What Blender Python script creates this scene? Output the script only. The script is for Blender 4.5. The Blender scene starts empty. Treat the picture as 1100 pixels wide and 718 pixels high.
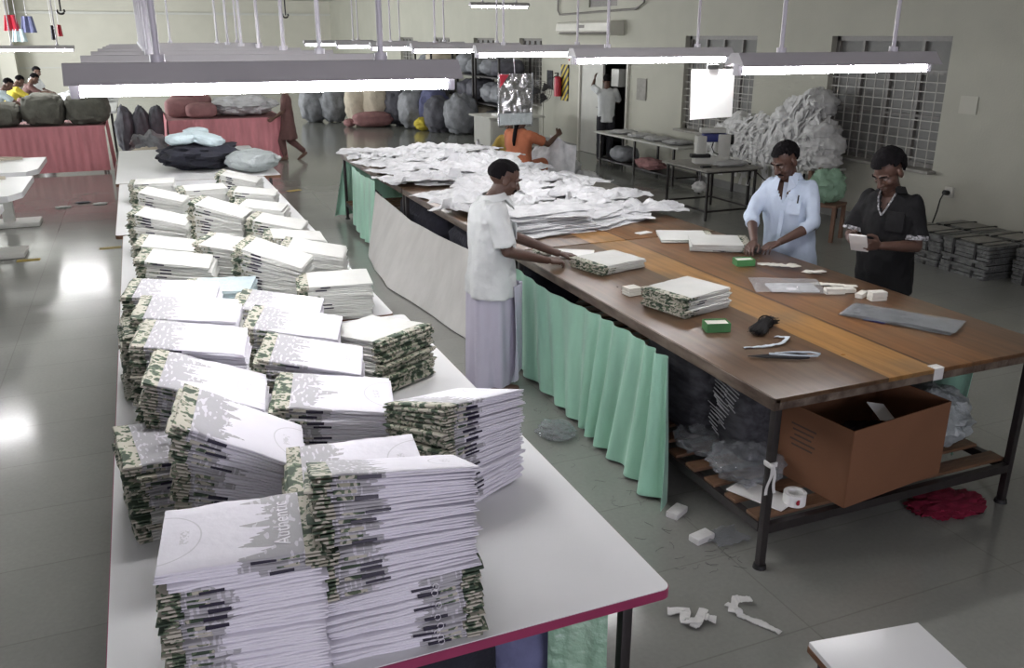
import bpy, bmesh, math, random
from mathutils import Vector, Matrix, Euler, noise

# ------------------------------------------------------------------ camera, world, exposure
C = bpy.context.scene.collection
sc = bpy.context.scene
sc.view_settings.view_transform = 'Standard'
sc.view_settings.look = 'None'
sc.view_settings.gamma = 1.0
sc.view_settings.use_curve_mapping = False
sc.view_settings.exposure = -0.1
sc.cycles.use_denoising = True
sc.cycles.max_bounces = 8
sc.cycles.transparent_max_bounces = 16
TUBE_POWER = 84.0
SKY = (0.57, 0.585, 0.64); SKY_STRENGTH = 0.22

cd = bpy.data.cameras.new('camera'); cam = bpy.data.objects.new('camera', cd); C.objects.link(cam)
cd.sensor_fit = 'HORIZONTAL'; cd.sensor_width = 36; cd.lens = 930 / 1100 * 36
cd.clip_start = 0.05; cd.clip_end = 200
cam.location = (0, 0, 2.43)
cam.rotation_euler = (math.radians(90 - 19.05), 0, -math.radians(22.6))
sc.camera = cam
w = bpy.data.worlds.new('sky'); sc.world = w; w.use_nodes = True
w.node_tree.nodes['Background'].inputs[0].default_value = (*SKY, 1)
w.node_tree.nodes['Background'].inputs[1].default_value = SKY_STRENGTH
def area_light(name, loc, rot, sx, sy, power, col=(.95, .97, 1.0)):
    l = bpy.data.lights.new(name, 'AREA'); l.shape = 'RECTANGLE'; l.size = sx; l.size_y = sy; l.energy = power; l.color = col
    o = bpy.data.objects.new(name, l); C.objects.link(o); o.location = loc; o.rotation_euler = rot
for wy in (11, 16, 21, 26, 31, 36): area_light('daylight_fill', (-7.0, wy + 1.2, 1.75), (0, -math.radians(90), 0), 1.6, 2.3, 70 if wy < 20 else 700)
for wx, wp in ((-3.2, 35), (1.0, 165), (5.2, 3)): area_light('daylight_fill', (wx, -3.9, 1.9), (math.radians(90), 0, 0), 2.4, 1.7, wp, (.91, .87, 1.0))  # unseen fill lamps added behind the camera to brighten the near stack fronts

PI = math.pi
R = random.Random(7)

# ------------------------------------------------------------------ materials
def mat(name, col, rough=.6, var=0.0, vscale=8.0, bump=0.0, bscale=60.0, metal=0.0, spec=.5, coord='Object', stretch=None, col2=None, sheen=0.0, objvar=0.0):
    m = bpy.data.materials.new(name); m.use_nodes = True
    nt = m.node_tree; n = nt.nodes; L = nt.links; p = n['Principled BSDF']
    p.inputs['Roughness'].default_value = rough; p.inputs['Metallic'].default_value = metal
    p.inputs['Specular IOR Level'].default_value = spec
    p.inputs['Base Color'].default_value = (*col, 1)
    tc = n.new('ShaderNodeTexCoord'); mp = n.new('ShaderNodeMapping')
    if stretch: mp.inputs['Scale'].default_value = stretch
    L.new(tc.outputs[coord], mp.inputs['Vector'])
    oi = n.new('ShaderNodeObjectInfo')
    if var or col2:
        t = n.new('ShaderNodeTexNoise'); t.inputs['Scale'].default_value = vscale; t.inputs['Detail'].default_value = 5
        t.noise_dimensions = '4D'
        mu = n.new('ShaderNodeMath'); mu.operation = 'MULTIPLY'; mu.inputs[1].default_value = 37
        L.new(oi.outputs['Random'], mu.inputs[0]); L.new(mu.outputs[0], t.inputs['W'])
        L.new(mp.outputs[0], t.inputs['Vector'])
        r = n.new('ShaderNodeValToRGB'); L.new(t.outputs['Fac'], r.inputs[0])
        c2 = col2 or tuple(c * (1 - var) for c in col)
        r.color_ramp.elements[0].position = .35; r.color_ramp.elements[1].position = .65
        r.color_ramp.elements[0].color = (*c2, 1); r.color_ramp.elements[1].color = (*col, 1)
        L.new(r.outputs[0], p.inputs['Base Color'])
    if bump:
        b = n.new('ShaderNodeBump'); t2 = n.new('ShaderNodeTexNoise'); t2.inputs['Scale'].default_value = bscale; t2.inputs['Detail'].default_value = 4
        L.new(mp.outputs[0], t2.inputs['Vector']); L.new(t2.outputs['Fac'], b.inputs['Height'])
        b.inputs['Strength'].default_value = bump; b.inputs['Distance'].default_value = .02
        L.new(b.outputs[0], p.inputs['Normal'])
    if sheen: p.inputs['Sheen Weight'].default_value = sheen
    return m

def emit(name, col, s):
    m = bpy.data.materials.new(name); m.use_nodes = True
    p = m.node_tree.nodes['Principled BSDF']
    p.inputs['Base Color'].default_value = (.9, .9, .9, 1)
    p.inputs['Emission Color'].default_value = (*col, 1); p.inputs['Emission Strength'].default_value = s
    return m

def math_node(nt, op, a, b=None):
    k = nt.nodes.new('ShaderNodeMath'); k.operation = op
    for i, v in enumerate((a, b)):
        if v is None: continue
        if isinstance(v, (int, float)): k.inputs[i].default_value = v
        else: nt.links.new(v, k.inputs[i])
    return k.outputs[0]

def shirt_mat(name, printed):
    m = bpy.data.materials.new(name); m.use_nodes = True
    nt = m.node_tree; n = nt.nodes; L = nt.links; p = n['Principled BSDF']
    p.inputs['Roughness'].default_value = .85; p.inputs['Specular IOR Level'].default_value = .2
    tc = n.new('ShaderNodeTexCoord'); sx = n.new('ShaderNodeSeparateXYZ'); L.new(tc.outputs['Object'], sx.inputs[0])
    oi = n.new('ShaderNodeObjectInfo')
    x, y = sx.outputs['X'], sx.outputs['Y']
    rnd = math_node(nt, 'MULTIPLY', oi.outputs['Random'], 41.0)
    def noi(scale, vec=None, detail=2):
        t = n.new('ShaderNodeTexNoise'); t.noise_dimensions = '4D'; t.inputs['Scale'].default_value = scale; t.inputs['Detail'].default_value = detail
        L.new(rnd, t.inputs['W']); L.new(vec or tc.outputs['Object'], t.inputs['Vector']); return t.outputs['Fac']
    white = n.new('ShaderNodeValToRGB'); L.new(noi(9.0), white.inputs[0])
    c0, c1 = ((.70, .685, .75), (.78, .765, .82)) if printed else ((.55, .555, .53), (.65, .655, .625))  # unprinted shirts greyed: the far stacks' shade put into the cloth colour
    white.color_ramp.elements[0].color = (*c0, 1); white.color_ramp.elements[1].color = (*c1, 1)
    out = white.outputs[0]
    if printed:
        cy = n.new('ShaderNodeCombineXYZ'); L.new(y, cy.inputs['Y'])
        jag = math_node(nt, 'MULTIPLY', math_node(nt, 'SUBTRACT', noi(38.0, cy.outputs[0], 1), .5), .26)
        lim = math_node(nt, 'ADD', jag, -.05)
        inside = math_node(nt, 'MULTIPLY', math_node(nt, 'LESS_THAN', x, lim), math_node(nt, 'GREATER_THAN', x, -.17))
        mp = n.new('ShaderNodeMapping'); mp.inputs['Scale'].default_value = (90, 30, 1); L.new(tc.outputs['Object'], mp.inputs[0])
        lett = math_node(nt, 'GREATER_THAN', noi(1.0, mp.outputs[0], 0), .62)
        inside = math_node(nt, 'MULTIPLY', inside, math_node(nt, 'SUBTRACT', 1.0, math_node(nt, 'MULTIPLY', lett, .55)))
        # neckline ring and small chest print
        dx = math_node(nt, 'SUBTRACT', x, .22)
        d = math_node(nt, 'SQRT', math_node(nt, 'ADD', math_node(nt, 'MULTIPLY', dx, dx), math_node(nt, 'MULTIPLY', y, math_node(nt, 'MULTIPLY', y, .8))))
        ring = math_node(nt, 'LESS_THAN', math_node(nt, 'ABSOLUTE', math_node(nt, 'SUBTRACT', d, .115)), .0022)
        small = math_node(nt, 'MULTIPLY', math_node(nt, 'LESS_THAN', math_node(nt, 'ABSOLUTE', math_node(nt, 'SUBTRACT', x, .15)), .012),
                          math_node(nt, 'LESS_THAN', math_node(nt, 'ABSOLUTE', y), .038))
        mp2 = n.new('ShaderNodeMapping'); mp2.inputs['Scale'].default_value = (150, 110, 1); L.new(tc.outputs['Object'], mp2.inputs[0])
        small = math_node(nt, 'MULTIPLY', small, math_node(nt, 'GREATER_THAN', noi(1.0, mp2.outputs[0], 0), .5))
        marks = math_node(nt, 'MULTIPLY', math_node(nt, 'MAXIMUM', ring, small), .45)
        mask = math_node(nt, 'MAXIMUM', inside, marks)
        mx = n.new('ShaderNodeMixRGB'); L.new(mask, mx.inputs[0]); L.new(out, mx.inputs[1]); mx.inputs[2].default_value = (.40, .395, .415, 1)
        out = mx.outputs[0]
    L.new(out, p.inputs['Base Color'])
    b = n.new('ShaderNodeBump'); b.inputs['Strength'].default_value = .35; b.inputs['Distance'].default_value = .01
    L.new(noi(22.0, None, 4), b.inputs['Height']); L.new(b.outputs[0], p.inputs['Normal'])
    return m

def camo_mat():
    m = bpy.data.materials.new('camouflage_print'); m.use_nodes = True
    nt = m.node_tree; n = nt.nodes; L = nt.links; p = n['Principled BSDF']; p.inputs['Roughness'].default_value = .85
    tc = n.new('ShaderNodeTexCoord'); oi = n.new('ShaderNodeObjectInfo')
    rnd = math_node(nt, 'MULTIPLY', oi.outputs['Random'], 53.0)
    t = n.new('ShaderNodeTexNoise'); t.noise_dimensions = '4D'; t.inputs['Scale'].default_value = 24; t.inputs['Detail'].default_value = 2
    L.new(rnd, t.inputs['W']); L.new(tc.outputs['Object'], t.inputs['Vector'])
    r = n.new('ShaderNodeValToRGB'); r.color_ramp.interpolation = 'CONSTANT'; L.new(t.outputs['Fac'], r.inputs[0])
    e = r.color_ramp.elements; e[0].position = 0; e[0].color = (.04, .062, .04, 1); e[1].position = .43; e[1].color = (.12, .16, .10, 1)
    k = e.new(.475); k.color = (.44, .42, .35, 1); k = e.new(.60); k.color = (.09, .115, .075, 1); k = e.new(.66); k.color = (.32, .31, .24, 1)
    L.new(r.outputs[0], p.inputs['Base Color']); return m

def plastic(name, col, alpha=.35, rough=.15, bump=.8, bscale=14, spec=.9):
    m = bpy.data.materials.new(name); m.use_nodes = True
    nt = m.node_tree; n = nt.nodes; L = nt.links; p = n['Principled BSDF']
    p.inputs['Base Color'].default_value = (*col, 1); p.inputs['Roughness'].default_value = rough; p.inputs['Specular IOR Level'].default_value = spec
    p.inputs['Alpha'].default_value = alpha
    tc = n.new('ShaderNodeTexCoord'); t = n.new('ShaderNodeTexNoise'); t.inputs['Scale'].default_value = bscale; t.inputs['Detail'].default_value = 6
    L.new(tc.outputs['Object'], t.inputs['Vector'])
    b = n.new('ShaderNodeBump'); b.inputs['Strength'].default_value = bump; b.inputs['Distance'].default_value = .05
    L.new(t.outputs['Fac'], b.inputs['Height']); L.new(b.outputs[0], p.inputs['Normal']); return m

def wood_top():
    m = bpy.data.materials.new('worn_brown_boards'); m.use_nodes = True
    nt = m.node_tree; n = nt.nodes; L = nt.links; p = n['Principled BSDF']; p.inputs['Roughness'].default_value = .42; p.inputs['Specular IOR Level'].default_value = .38
    tc = n.new('ShaderNodeTexCoord'); sx = n.new('ShaderNodeSeparateXYZ'); L.new(tc.outputs['Object'], sx.inputs[0])
    r = n.new('ShaderNodeValToRGB'); r.color_ramp.interpolation = 'CONSTANT'
    u = math_node(nt, 'ADD', math_node(nt, 'DIVIDE', sx.outputs['X'], 1.81), .5)
    L.new(u, r.inputs[0]); e = r.color_ramp.elements
    e[0].position = 0; e[0].color = (.115, .068, .038, 1); e[1].position = .36; e[1].color = (.33, .18, .062, 1)
    for pos, c in ((.53, (.18, .09, .04)), (.535, (.06, .035, .022)), (.54, (.20, .10, .044)), (.74, (.14, .074, .038)), (.9, (.115, .066, .038))):
        k = e.new(pos); k.color = (*c, 1)
    mp = n.new('ShaderNodeMapping'); mp.inputs['Scale'].default_value = (26, 1.6, 10); L.new(tc.outputs['Object'], mp.inputs[0])
    t = n.new('ShaderNodeTexNoise'); t.inputs['Scale'].default_value = 1; t.inputs['Detail'].default_value = 8; L.new(mp.outputs[0], t.inputs[0])
    t2 = n.new('ShaderNodeTexNoise'); t2.inputs['Scale'].default_value = 2.3; t2.inputs['Detail'].default_value = 6; L.new(tc.outputs['Object'], t2.inputs[0])
    mx = n.new('ShaderNodeMixRGB'); mx.blend_type = 'MULTIPLY'; mx.inputs[0].default_value = 1; L.new(r.outputs[0], mx.inputs[1])
    rr = n.new('ShaderNodeValToRGB'); L.new(t.outputs[0], rr.inputs[0]); rr.color_ramp.elements[0].position = .3; rr.color_ramp.elements[1].position = .75
    rr.color_ramp.elements[0].color = (.62, .6, .58, 1); rr.color_ramp.elements[1].color = (1.25, 1.2, 1.15, 1); L.new(rr.outputs[0], mx.inputs[2])
    m3 = n.new('ShaderNodeMixRGB'); m3.blend_type = 'MIX'; L.new(mx.outputs[0], m3.inputs[1]); m3.inputs[2].default_value = (.16, .125, .085, 1)
    rz = n.new('ShaderNodeValToRGB'); L.new(t2.outputs[0], rz.inputs[0]); rz.color_ramp.elements[0].position = .5; rz.color_ramp.elements[1].position = .72
    rz.color_ramp.elements[1].color = (.6, .6, .6, 1); L.new(rz.outputs[0], m3.inputs[0])
    L.new(m3.outputs[0], p.inputs['Base Color'])
    ro = n.new('ShaderNodeMapRange'); L.new(t2.outputs[0], ro.inputs[0]); ro.inputs[3].default_value = .2; ro.inputs[4].default_value = .45; L.new(ro.outputs[0], p.inputs['Roughness'])
    return m

def floor_mat():
    m = bpy.data.materials.new('grey_polished_floor'); m.use_nodes = True
    nt = m.node_tree; n = nt.nodes; L = nt.links; p = n['Principled BSDF']
    tc = n.new('ShaderNodeTexCoord')
    t = n.new('ShaderNodeTexNoise'); t.inputs['Scale'].default_value = 1.3; t.inputs['Detail'].default_value = 4; L.new(tc.outputs['Object'], t.inputs[0])
    t2 = n.new('ShaderNodeTexNoise'); t2.inputs['Scale'].default_value = 45; t2.inputs['Detail'].default_value = 3; L.new(tc.outputs['Object'], t2.inputs[0])
    r = n.new('ShaderNodeValToRGB'); L.new(t.outputs[0], r.inputs[0]); r.color_ramp.elements[0].position = .3; r.color_ramp.elements[1].position = .7
    r.color_ramp.elements[0].color = (.235, .24, .218, 1); r.color_ramp.elements[1].color = (.265, .27, .245, 1)
    br = n.new('ShaderNodeTexBrick'); br.offset = 0; br.inputs['Scale'].default_value = 1; br.inputs['Brick Width'].default_value = 1.2; br.inputs['Row Height'].default_value = .6
    br.inputs['Mortar Size'].default_value = .004; br.inputs['Color1'].default_value = (1, 1, 1, 1); br.inputs['Color2'].default_value = (.95, .95, .95, 1); br.inputs['Mortar'].default_value = (.8, .8, .78, 1)
    L.new(tc.outputs['Object'], br.inputs[0])
    mx = n.new('ShaderNodeMixRGB'); mx.blend_type = 'MULTIPLY'; mx.inputs[0].default_value = 1; L.new(r.outputs[0], mx.inputs[1]); L.new(br.outputs[0], mx.inputs[2])
    m2 = n.new('ShaderNodeMixRGB'); m2.blend_type = 'OVERLAY'; m2.inputs[0].default_value = .1; L.new(mx.outputs[0], m2.inputs[1]); L.new(t2.outputs[0], m2.inputs[2])
    L.new(m2.outputs[0], p.inputs['Base Color'])
    ro = n.new('ShaderNodeMapRange'); L.new(t.outputs[0], ro.inputs[0]); ro.inputs[3].default_value = .12; ro.inputs[4].default_value = .17; L.new(ro.outputs[0], p.inputs['Roughness'])
    b = n.new('ShaderNodeBump'); p.inputs['Specular IOR Level'].default_value = .75
    return m

M = {}
M['floor'] = floor_mat(); M['boards'] = wood_top(); M['camo'] = camo_mat()
M['print'] = shirt_mat('white_cotton_grey_print', True); M['plain'] = shirt_mat('shaded_white_cotton', False)
M['wall'] = mat('cream_painted_wall', (.43, .425, .36), .8, .08, 1.5, .15, 40)
M['wall_sheet'] = mat('faded_sheet', (.49, .485, .42), .8, .05, 5)
M['wall_far'] = mat('pale_far_wall', (.60, .585, .51), .8, .06, 1.5)
M['ceil'] = mat('white_ceiling', (.6, .6, .56), .9, .05, 2)
M['skirt'] = mat('grey_skirting', (.25, .25, .24), .5, .1, 4)
M['frame'] = mat('grey_window_paint', (.19, .18, .165), .5, .15, 20)
M['grille'] = mat('grille_paint', (.42, .41, .37), .5, .15, 20)
M['pane'] = plastic('frosted_pane', (.23, .23, .22), .93, .6, .15, 8, .25)
M['laminate'] = mat('white_laminate', (.73, .735, .74), .28, .04, 3.0, 0)
M['red_edge'] = mat('crimson_edge_strip', (.27, .03, .09), .4, .15, 12)
M['brown_edge'] = mat('brown_edge_strip', (.17, .08, .04), .5, .2, 12)
M['black_metal'] = mat('black_painted_steel', (.022, .018, .018), .45, .3, 20)
M['table_edge'] = mat('worn_dark_edge', (.16, .125, .095), .55, 0, 14, .3, 40, col2=(.05, .03, .02), stretch=(1, .3, 1))
M['slat'] = mat('brown_slats', (.16, .085, .045), .6, .3, 8, .2, 30, stretch=(1, 8, 1))
M['housing'] = mat('grey_lamp_housing', (.46, .445, .46), .5, .06, 4)
M['rod'] = mat('white_rod', (.62, .6, .65), .4, .08, 5)
M['tube'] = emit('fluorescent_tube', (1.0, .985, 1.0), TUBE_POWER)
M['holder'] = mat('lamp_holder', (.55, .54, .58), .5, .1, 5)
M['green_cloth'] = mat('mint_green_cloth', (.34, .62, .47), .5, .14, 9, .2, 30, sheen=.3, stretch=(1, 1, .25))
M['white_cloth'] = mat('grey_white_sheet', (.62, .61, .585), .85, .12, 6, .25, 22, stretch=(1, 1, .4))
M['pink_cloth'] = mat('pink_cloth', (.64, .25, .28), .75, .22, 10, .2, 20, stretch=(1, 1, .2))
M['cotton'] = mat('white_cotton_rumpled', (.74, .745, .76), .9, 0, 9, .5, 28, col2=(.56, .565, .58))
M['cotton_grey'] = mat('greyish_cotton', (.52, .52, .52), .9, .15, 8, .6, 24)
M['offcut'] = mat('white_offcut_cloth', (.74, .74, .73), .9, .25, 14, .5, 18, stretch=(1, 1, .25))
M['navy_cloth'] = mat('black_navy_cloth', (.017, .018, .03), .9, .4, 9, .5, 25)
M['blue_cloth'] = mat('slate_blue_cloth', (.14, .15, .27), .9, .2, 9, .5, 25)
M['pale_blue_cloth'] = mat('pale_blue_cloth', (.50, .60, .63), .85, .12, 9, .5, 25)
M['dark_print_cloth'] = mat('black_grey_print_cloth', (.05, .05, .058), .85, 0, 26, .4, 25, col2=(.012, .013, .016), stretch=(1, .25, 1))
M['olive_cloth'] = mat('olive_grey_cloth', (.15, .15, .125), .9, .25, 9, .5, 25)
M['mauve_cloth'] = mat('mauve_cloth', (.33, .17, .17), .9, .2, 9, .5, 25)
M['cream_cloth'] = mat('cream_cloth', (.55, .49, .39), .9, .15, 9, .5, 18)
M['dark_sack'] = mat('dark_grey_sack', (.10, .10, .12), .7, .35, 7, .6, 15)
M['grey_sack'] = mat('pale_grey_sack', (.25, .26, .28), .6, .35, 7, .6, 15)
M['clear'] = plastic('clear_polythene', (.33, .35, .37), .36, .16, .35, 7)
M['clear_thin'] = plastic('thin_polythene', (.7, .72, .74), .24, .12, .9, 22)
M['grey_poly'] = plastic('grey_polythene', (.36, .40, .40), .9, .3)
M['green_poly'] = plastic('green_polythene', (.36, .58, .42), .7, .25)
M['silver'] = mat('silver_foil', (.55, .55, .56), .22, 0, 8, 1.0, 16, metal=.9)
M['paper'] = mat('white_paper', (.82, .82, .8), .7, .03, 6)
def thin_paper():
    m = bpy.data.materials.new('thin_white_paper'); m.use_nodes = True
    nt = m.node_tree; p = nt.nodes['Principled BSDF']; p.inputs['Base Color'].default_value = (.9, .9, .89, 1); p.inputs['Roughness'].default_value = .7
    t = nt.nodes.new('ShaderNodeBsdfTranslucent'); t.inputs[0].default_value = (.9, .9, .88, 1); x = nt.nodes.new('ShaderNodeMixShader'); x.inputs[0].default_value = .5
    nt.links.new(p.outputs[0], x.inputs[1]); nt.links.new(t.outputs[0], x.inputs[2]); nt.links.new(x.outputs[0], nt.nodes['Material Output'].inputs[0]); return m
M['thin_paper'] = thin_paper()
M['cardboard'] = mat('brown_cardboard', (.18, .08, .038), .8, .08, 5, .1, 80)
M['cardboard_in'] = mat('dark_cardboard_inside', (.12, .045, .03), .85, .1, 5)
M['print_ink'] = mat('faded_black_ink', (.06, .04, .03), .8)
M['green_card'] = mat('green_card', (.06, .22, .07), .6, .2, 20)
M['tag_card'] = mat('off_white_card', (.72, .71, .64), .7, .1, 30)
M['black_thread'] = mat('black_thread', (.008, .007, .008), .8, .3, 60)
M['steel'] = mat('dull_steel', (.3, .3, .3), .35, .15, 20, metal=.8)
M['ribbon'] = mat('pale_blue_ribbon', (.55, .62, .68), .7, .1, 30)
M['navy_tab'] = mat('navy_tab', (.012, .008, .03), .5, .3, 30)
M['ring_white'] = mat('white_mark', (.75, .73, .78), .6)
M['skin'] = mat('brown_skin', (.088, .045, .032), .5, .12, 14, .05, 90)
M['skin_light'] = mat('mid_brown_skin', (.12, .062, .042), .5, .12, 14, .05, 90)
M['hair'] = mat('black_hair', (.006, .005, .006), .85, .3, 60, .4, 120, spec=.12, stretch=(1, 1, .2))
M['eye'] = mat('eye_white', (.26, .22, .2), .5)
M['iris'] = mat('dark_iris', (.02, .012, .01), .2)
M['shirt_white'] = mat('white_shirt_cloth', (.62, .64, .64), .85, .06, 9, .9, 8)
M['lungi'] = mat('lilac_white_lungi', (.52, .50, .60), .85, .09, 6, .2, 14, stretch=(1, 1, .25))
M['shirt_blue'] = mat('pale_blue_shirt_cloth', (.55, .64, .78), .85, .07, 9, .9, 8)
M['shirt_black'] = mat('black_shirt_cloth', (.010, .010, .011), .85, .3, 12, .9, 8, spec=.25)
M['check'] = mat('checked_trim', (.5, .5, .52), .8, 0, 60, 0, 60, col2=(.03, .03, .03))
M['trouser'] = mat('dark_trousers', (.018, .018, .024), .85, .2, 9, .2, 18)
M['orange_cloth'] = mat('orange_cloth', (.44, .145, .07), .85, .15, 12, .3, 22)
M['maroon_cloth'] = mat('maroon_brown_cloth', (.115, .055, .05), .85, .2, 10, .3, 20)
M['mustard_cloth'] = mat('mustard_cloth', (.33, .23, .05), .85, .15, 10, .2, 20)
M['yellow_cloth'] = mat('yellow_cloth', (.62, .50, .06), .85, .12, 10, .2, 20)
M['ac_white'] = mat('off_white_plastic', (.60, .59, .53), .45, .05, 6)
M['cabinet'] = mat('pale_grey_cabinet', (.50, .50, .46), .5, .06, 5)
M['red_paint'] = mat('extinguisher_red', (.38, .02, .04), .35, .1, 10)
M['red_fabric'] = mat('magenta_red_cloth', (.27, .008, .045), .85, .25, 12, .4, 25)
M['machine_blue'] = mat('machine_blue', (.02, .03, .17), .4, .15, 12)
M['machine'] = mat('machine_white', (.58, .58, .54), .4, .08, 12)
M['black_rubber'] = mat('black_rubber', (.012, .012, .012), .6, .2, 20)
M['granite'] = mat('grey_ledge', (.30, .29, .26), .7, .2, 12)
M['wood_post'] = mat('brown_wood', (.17, .09, .055), .6, .25, 10, .1, 30, stretch=(6, 6, 1))
M['sticker'] = mat('yellow_floor_tape', (.42, .30, .05), .6, .2, 20)
M['scrap'] = mat('white_scrap', (.66, .66, .64), .85, .1, 20, .3, 40)
M['bale'] = mat('shiny_wrapped_packs', (.15, .155, .15), .3, .5, 14, .8, 30)
M['leaf_print'] = mat('grey_feather_print', (.30, .31, .32), .8, .2, 20)

def stripes_mat():
    m = bpy.data.materials.new('yellow_black_stripes'); m.use_nodes = True
    nt = m.node_tree; n = nt.nodes; p = n['Principled BSDF']; p.inputs['Roughness'].default_value = .5
    tc = n.new('ShaderNodeTexCoord'); s = n.new('ShaderNodeSeparateXYZ'); nt.links.new(tc.outputs['Object'], s.inputs[0])
    v = math_node(nt, 'FRACT', math_node(nt, 'MULTIPLY', math_node(nt, 'ADD', s.outputs['Y'], s.outputs['Z']), 5.5))
    r = n.new('ShaderNodeValToRGB'); r.color_ramp.interpolation = 'CONSTANT'; nt.links.new(v, r.inputs[0])
    r.color_ramp.elements[0].color = (.5, .38, .04, 1); r.color_ramp.elements[1].position = .5; r.color_ramp.elements[1].color = (.02, .02, .02, 1)
    nt.links.new(r.outputs[0], p.inputs['Base Color']); return m
M['stripes'] = stripes_mat()

# ------------------------------------------------------------------ mesh helpers
def V(*a): return Vector(a)
def nz(p, s=1.0, seed=0.0): return noise.noise(Vector((p[0] * s + seed, p[1] * s - seed * .7, p[2] * s + seed * 1.3)))
def new(): return bmesh.new()

def box(bm, c, s, rz=0.0, bev=0.0, rx=0.0, ry=0.0):
    t = bmesh.new(); bmesh.ops.create_cube(t, size=1)
    bmesh.ops.scale(t, vec=s, verts=t.verts)
    if bev: bmesh.ops.bevel(t, geom=t.edges[:], offset=bev, segments=2, affect='EDGES', profile=.6)
    bmesh.ops.transform(t, matrix=Matrix.Translation(c) @ Euler((rx, ry, rz)).to_matrix().to_4x4(), verts=t.verts)
    merge(bm, t); return bm

def merge(bm, t):
    mp = {v: bm.verts.new(v.co) for v in t.verts}
    for f in t.faces:
        try: bm.faces.new([mp[v] for v in f.verts])
        except ValueError: pass
    t.free()

def loft(bm, rings, cap=True):
    rows = [[bm.verts.new(p) for p in r] for r in rings]
    k = len(rows[0])
    for a, b in zip(rows, rows[1:]):
        for i in range(k): bm.faces.new((a[i], a[(i + 1) % k], b[(i + 1) % k], b[i]))
    if cap:
        bm.faces.new(rows[0][::-1]); bm.faces.new(rows[-1])
    return bm

def frame_of(d):
    d = d.normalized(); a = Vector((0, 0, 1)) if abs(d.z) < .9 else Vector((1, 0, 0))
    u = d.cross(a).normalized(); return u, u.cross(d).normalized()

def cyl(bm, p0, p1, r0, r1=None, n=12):
    p0, p1 = Vector(p0), Vector(p1); u, v = frame_of(p1 - p0); r1 = r0 if r1 is None else r1
    return loft(bm, [[p + (u * math.cos(2 * PI * i / n) + v * math.sin(2 * PI * i / n)) * r for i in range(n)] for p, r in ((p0, r0), (p1, r1))])

def tube(bm, pts, r, n=8):
    pts = [Vector(p) for p in pts]; rings = []
    for i, p in enumerate(pts):
        d = pts[min(i + 1, len(pts) - 1)] - pts[max(i - 1, 0)]
        u, v = frame_of(d); rr = r[i] if isinstance(r, (list, tuple)) else r
        rings.append([p + (u * math.cos(2 * PI * k / n) + v * math.sin(2 * PI * k / n)) * rr for k in range(n)])
    return loft(bm, rings)

def ell(bm, c, r, Mx=None, seg=16, rings=10):
    t = bmesh.new(); bmesh.ops.create_uvsphere(t, u_segments=seg, v_segments=rings, radius=1)
    bmesh.ops.scale(t, vec=r if not isinstance(r, (int, float)) else (r, r, r), verts=t.verts)
    if Mx: bmesh.ops.transform(t, matrix=Mx.to_4x4(), verts=t.verts)
    bmesh.ops.translate(t, vec=c, verts=t.verts); merge(bm, t); return bm

def limb(bm, pts, radii):
    for i in range(len(pts) - 1): cyl(bm, pts[i], pts[i + 1], radii[i], radii[i + 1], 14)
    for p, r in zip(pts, radii): ell(bm, p, r, None, 14, 8)

def grid(bm, nu, nv, fn, thick=0.0):
    t = bmesh.new()
    g = [[t.verts.new(fn(i / nu, j / nv)) for j in range(nv + 1)] for i in range(nu + 1)]
    for i in range(nu):
        for j in range(nv): t.faces.new((g[i][j], g[i + 1][j], g[i + 1][j + 1], g[i][j + 1]))
    if thick:
        bmesh.ops.recalc_face_normals(t, faces=t.faces[:])
        bmesh.ops.solidify(t, geom=t.faces[:], thickness=thick)
    merge(bm, t); return bm

def remesh(bm, voxel, it=2):
    me = bpy.data.meshes.new('t'); bm.to_mesh(me); bm.free()
    o = bpy.data.objects.new('t', me); C.objects.link(o)
    m = o.modifiers.new('r', 'REMESH'); m.mode = 'VOXEL'; m.voxel_size = voxel
    if it: s = o.modifiers.new('s', 'SMOOTH'); s.iterations = it; s.factor = .5
    dg = bpy.context.evaluated_depsgraph_get(); dg.update()
    me2 = bpy.data.meshes.new_from_object(o.evaluated_get(dg))
    b = bmesh.new(); b.from_mesh(me2)
    bpy.data.objects.remove(o); bpy.data.meshes.remove(me); bpy.data.meshes.remove(me2)
    return b

def ruffle(bm, amp, scale, seed=0, stretch=(1, 1, 1)):
    bm.normal_update()
    mv = [(v, v.normal * amp * nz((v.co.x * stretch[0], v.co.y * stretch[1], v.co.z * stretch[2]), scale, seed)) for v in bm.verts]
    for v, d in mv: v.co += d
    return bm

def mesh_of(name, bm, m, smooth=True):
    bmesh.ops.recalc_face_normals(bm, faces=bm.faces[:])
    me = bpy.data.meshes.new(name); bm.to_mesh(me); bm.free()
    if smooth:
        me.polygons.foreach_set('use_smooth', [True] * len(me.polygons))
        try: me.set_sharp_from_angle(angle=math.radians(50))
        except Exception: pass
    for k in (m if isinstance(m, (list, tuple)) else [m]): me.materials.append(M[k] if isinstance(k, str) else k)
    return me

def part(name, bm, m, parent, label=None, smooth=True, local=False):
    """a mesh under its thing; vertices are given in world space unless local"""
    if not local:
        p = parent; off = Vector((0, 0, 0))
        while p: off += p.location; p = p.parent
        bmesh.ops.translate(bm, vec=-off, verts=bm.verts)
    o = bpy.data.objects.new(name, mesh_of(name, bm, m, smooth)); C.objects.link(o); o.parent = parent
    if label: o['label'] = label
    return o

def tag(o, label, cat, group=None, kind=None):
    o['label'] = label; o['category'] = cat
    if group: o['group'] = group
    if kind: o['kind'] = kind
    return o

def thing(name, label, cat, loc=(0, 0, 0), rz=0.0, group=None):
    o = bpy.data.objects.new(name, None); C.objects.link(o); o.empty_display_size = .1
    o.location = loc; o.rotation_euler = (0, 0, rz)
    return tag(o, label, cat, group)

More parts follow.
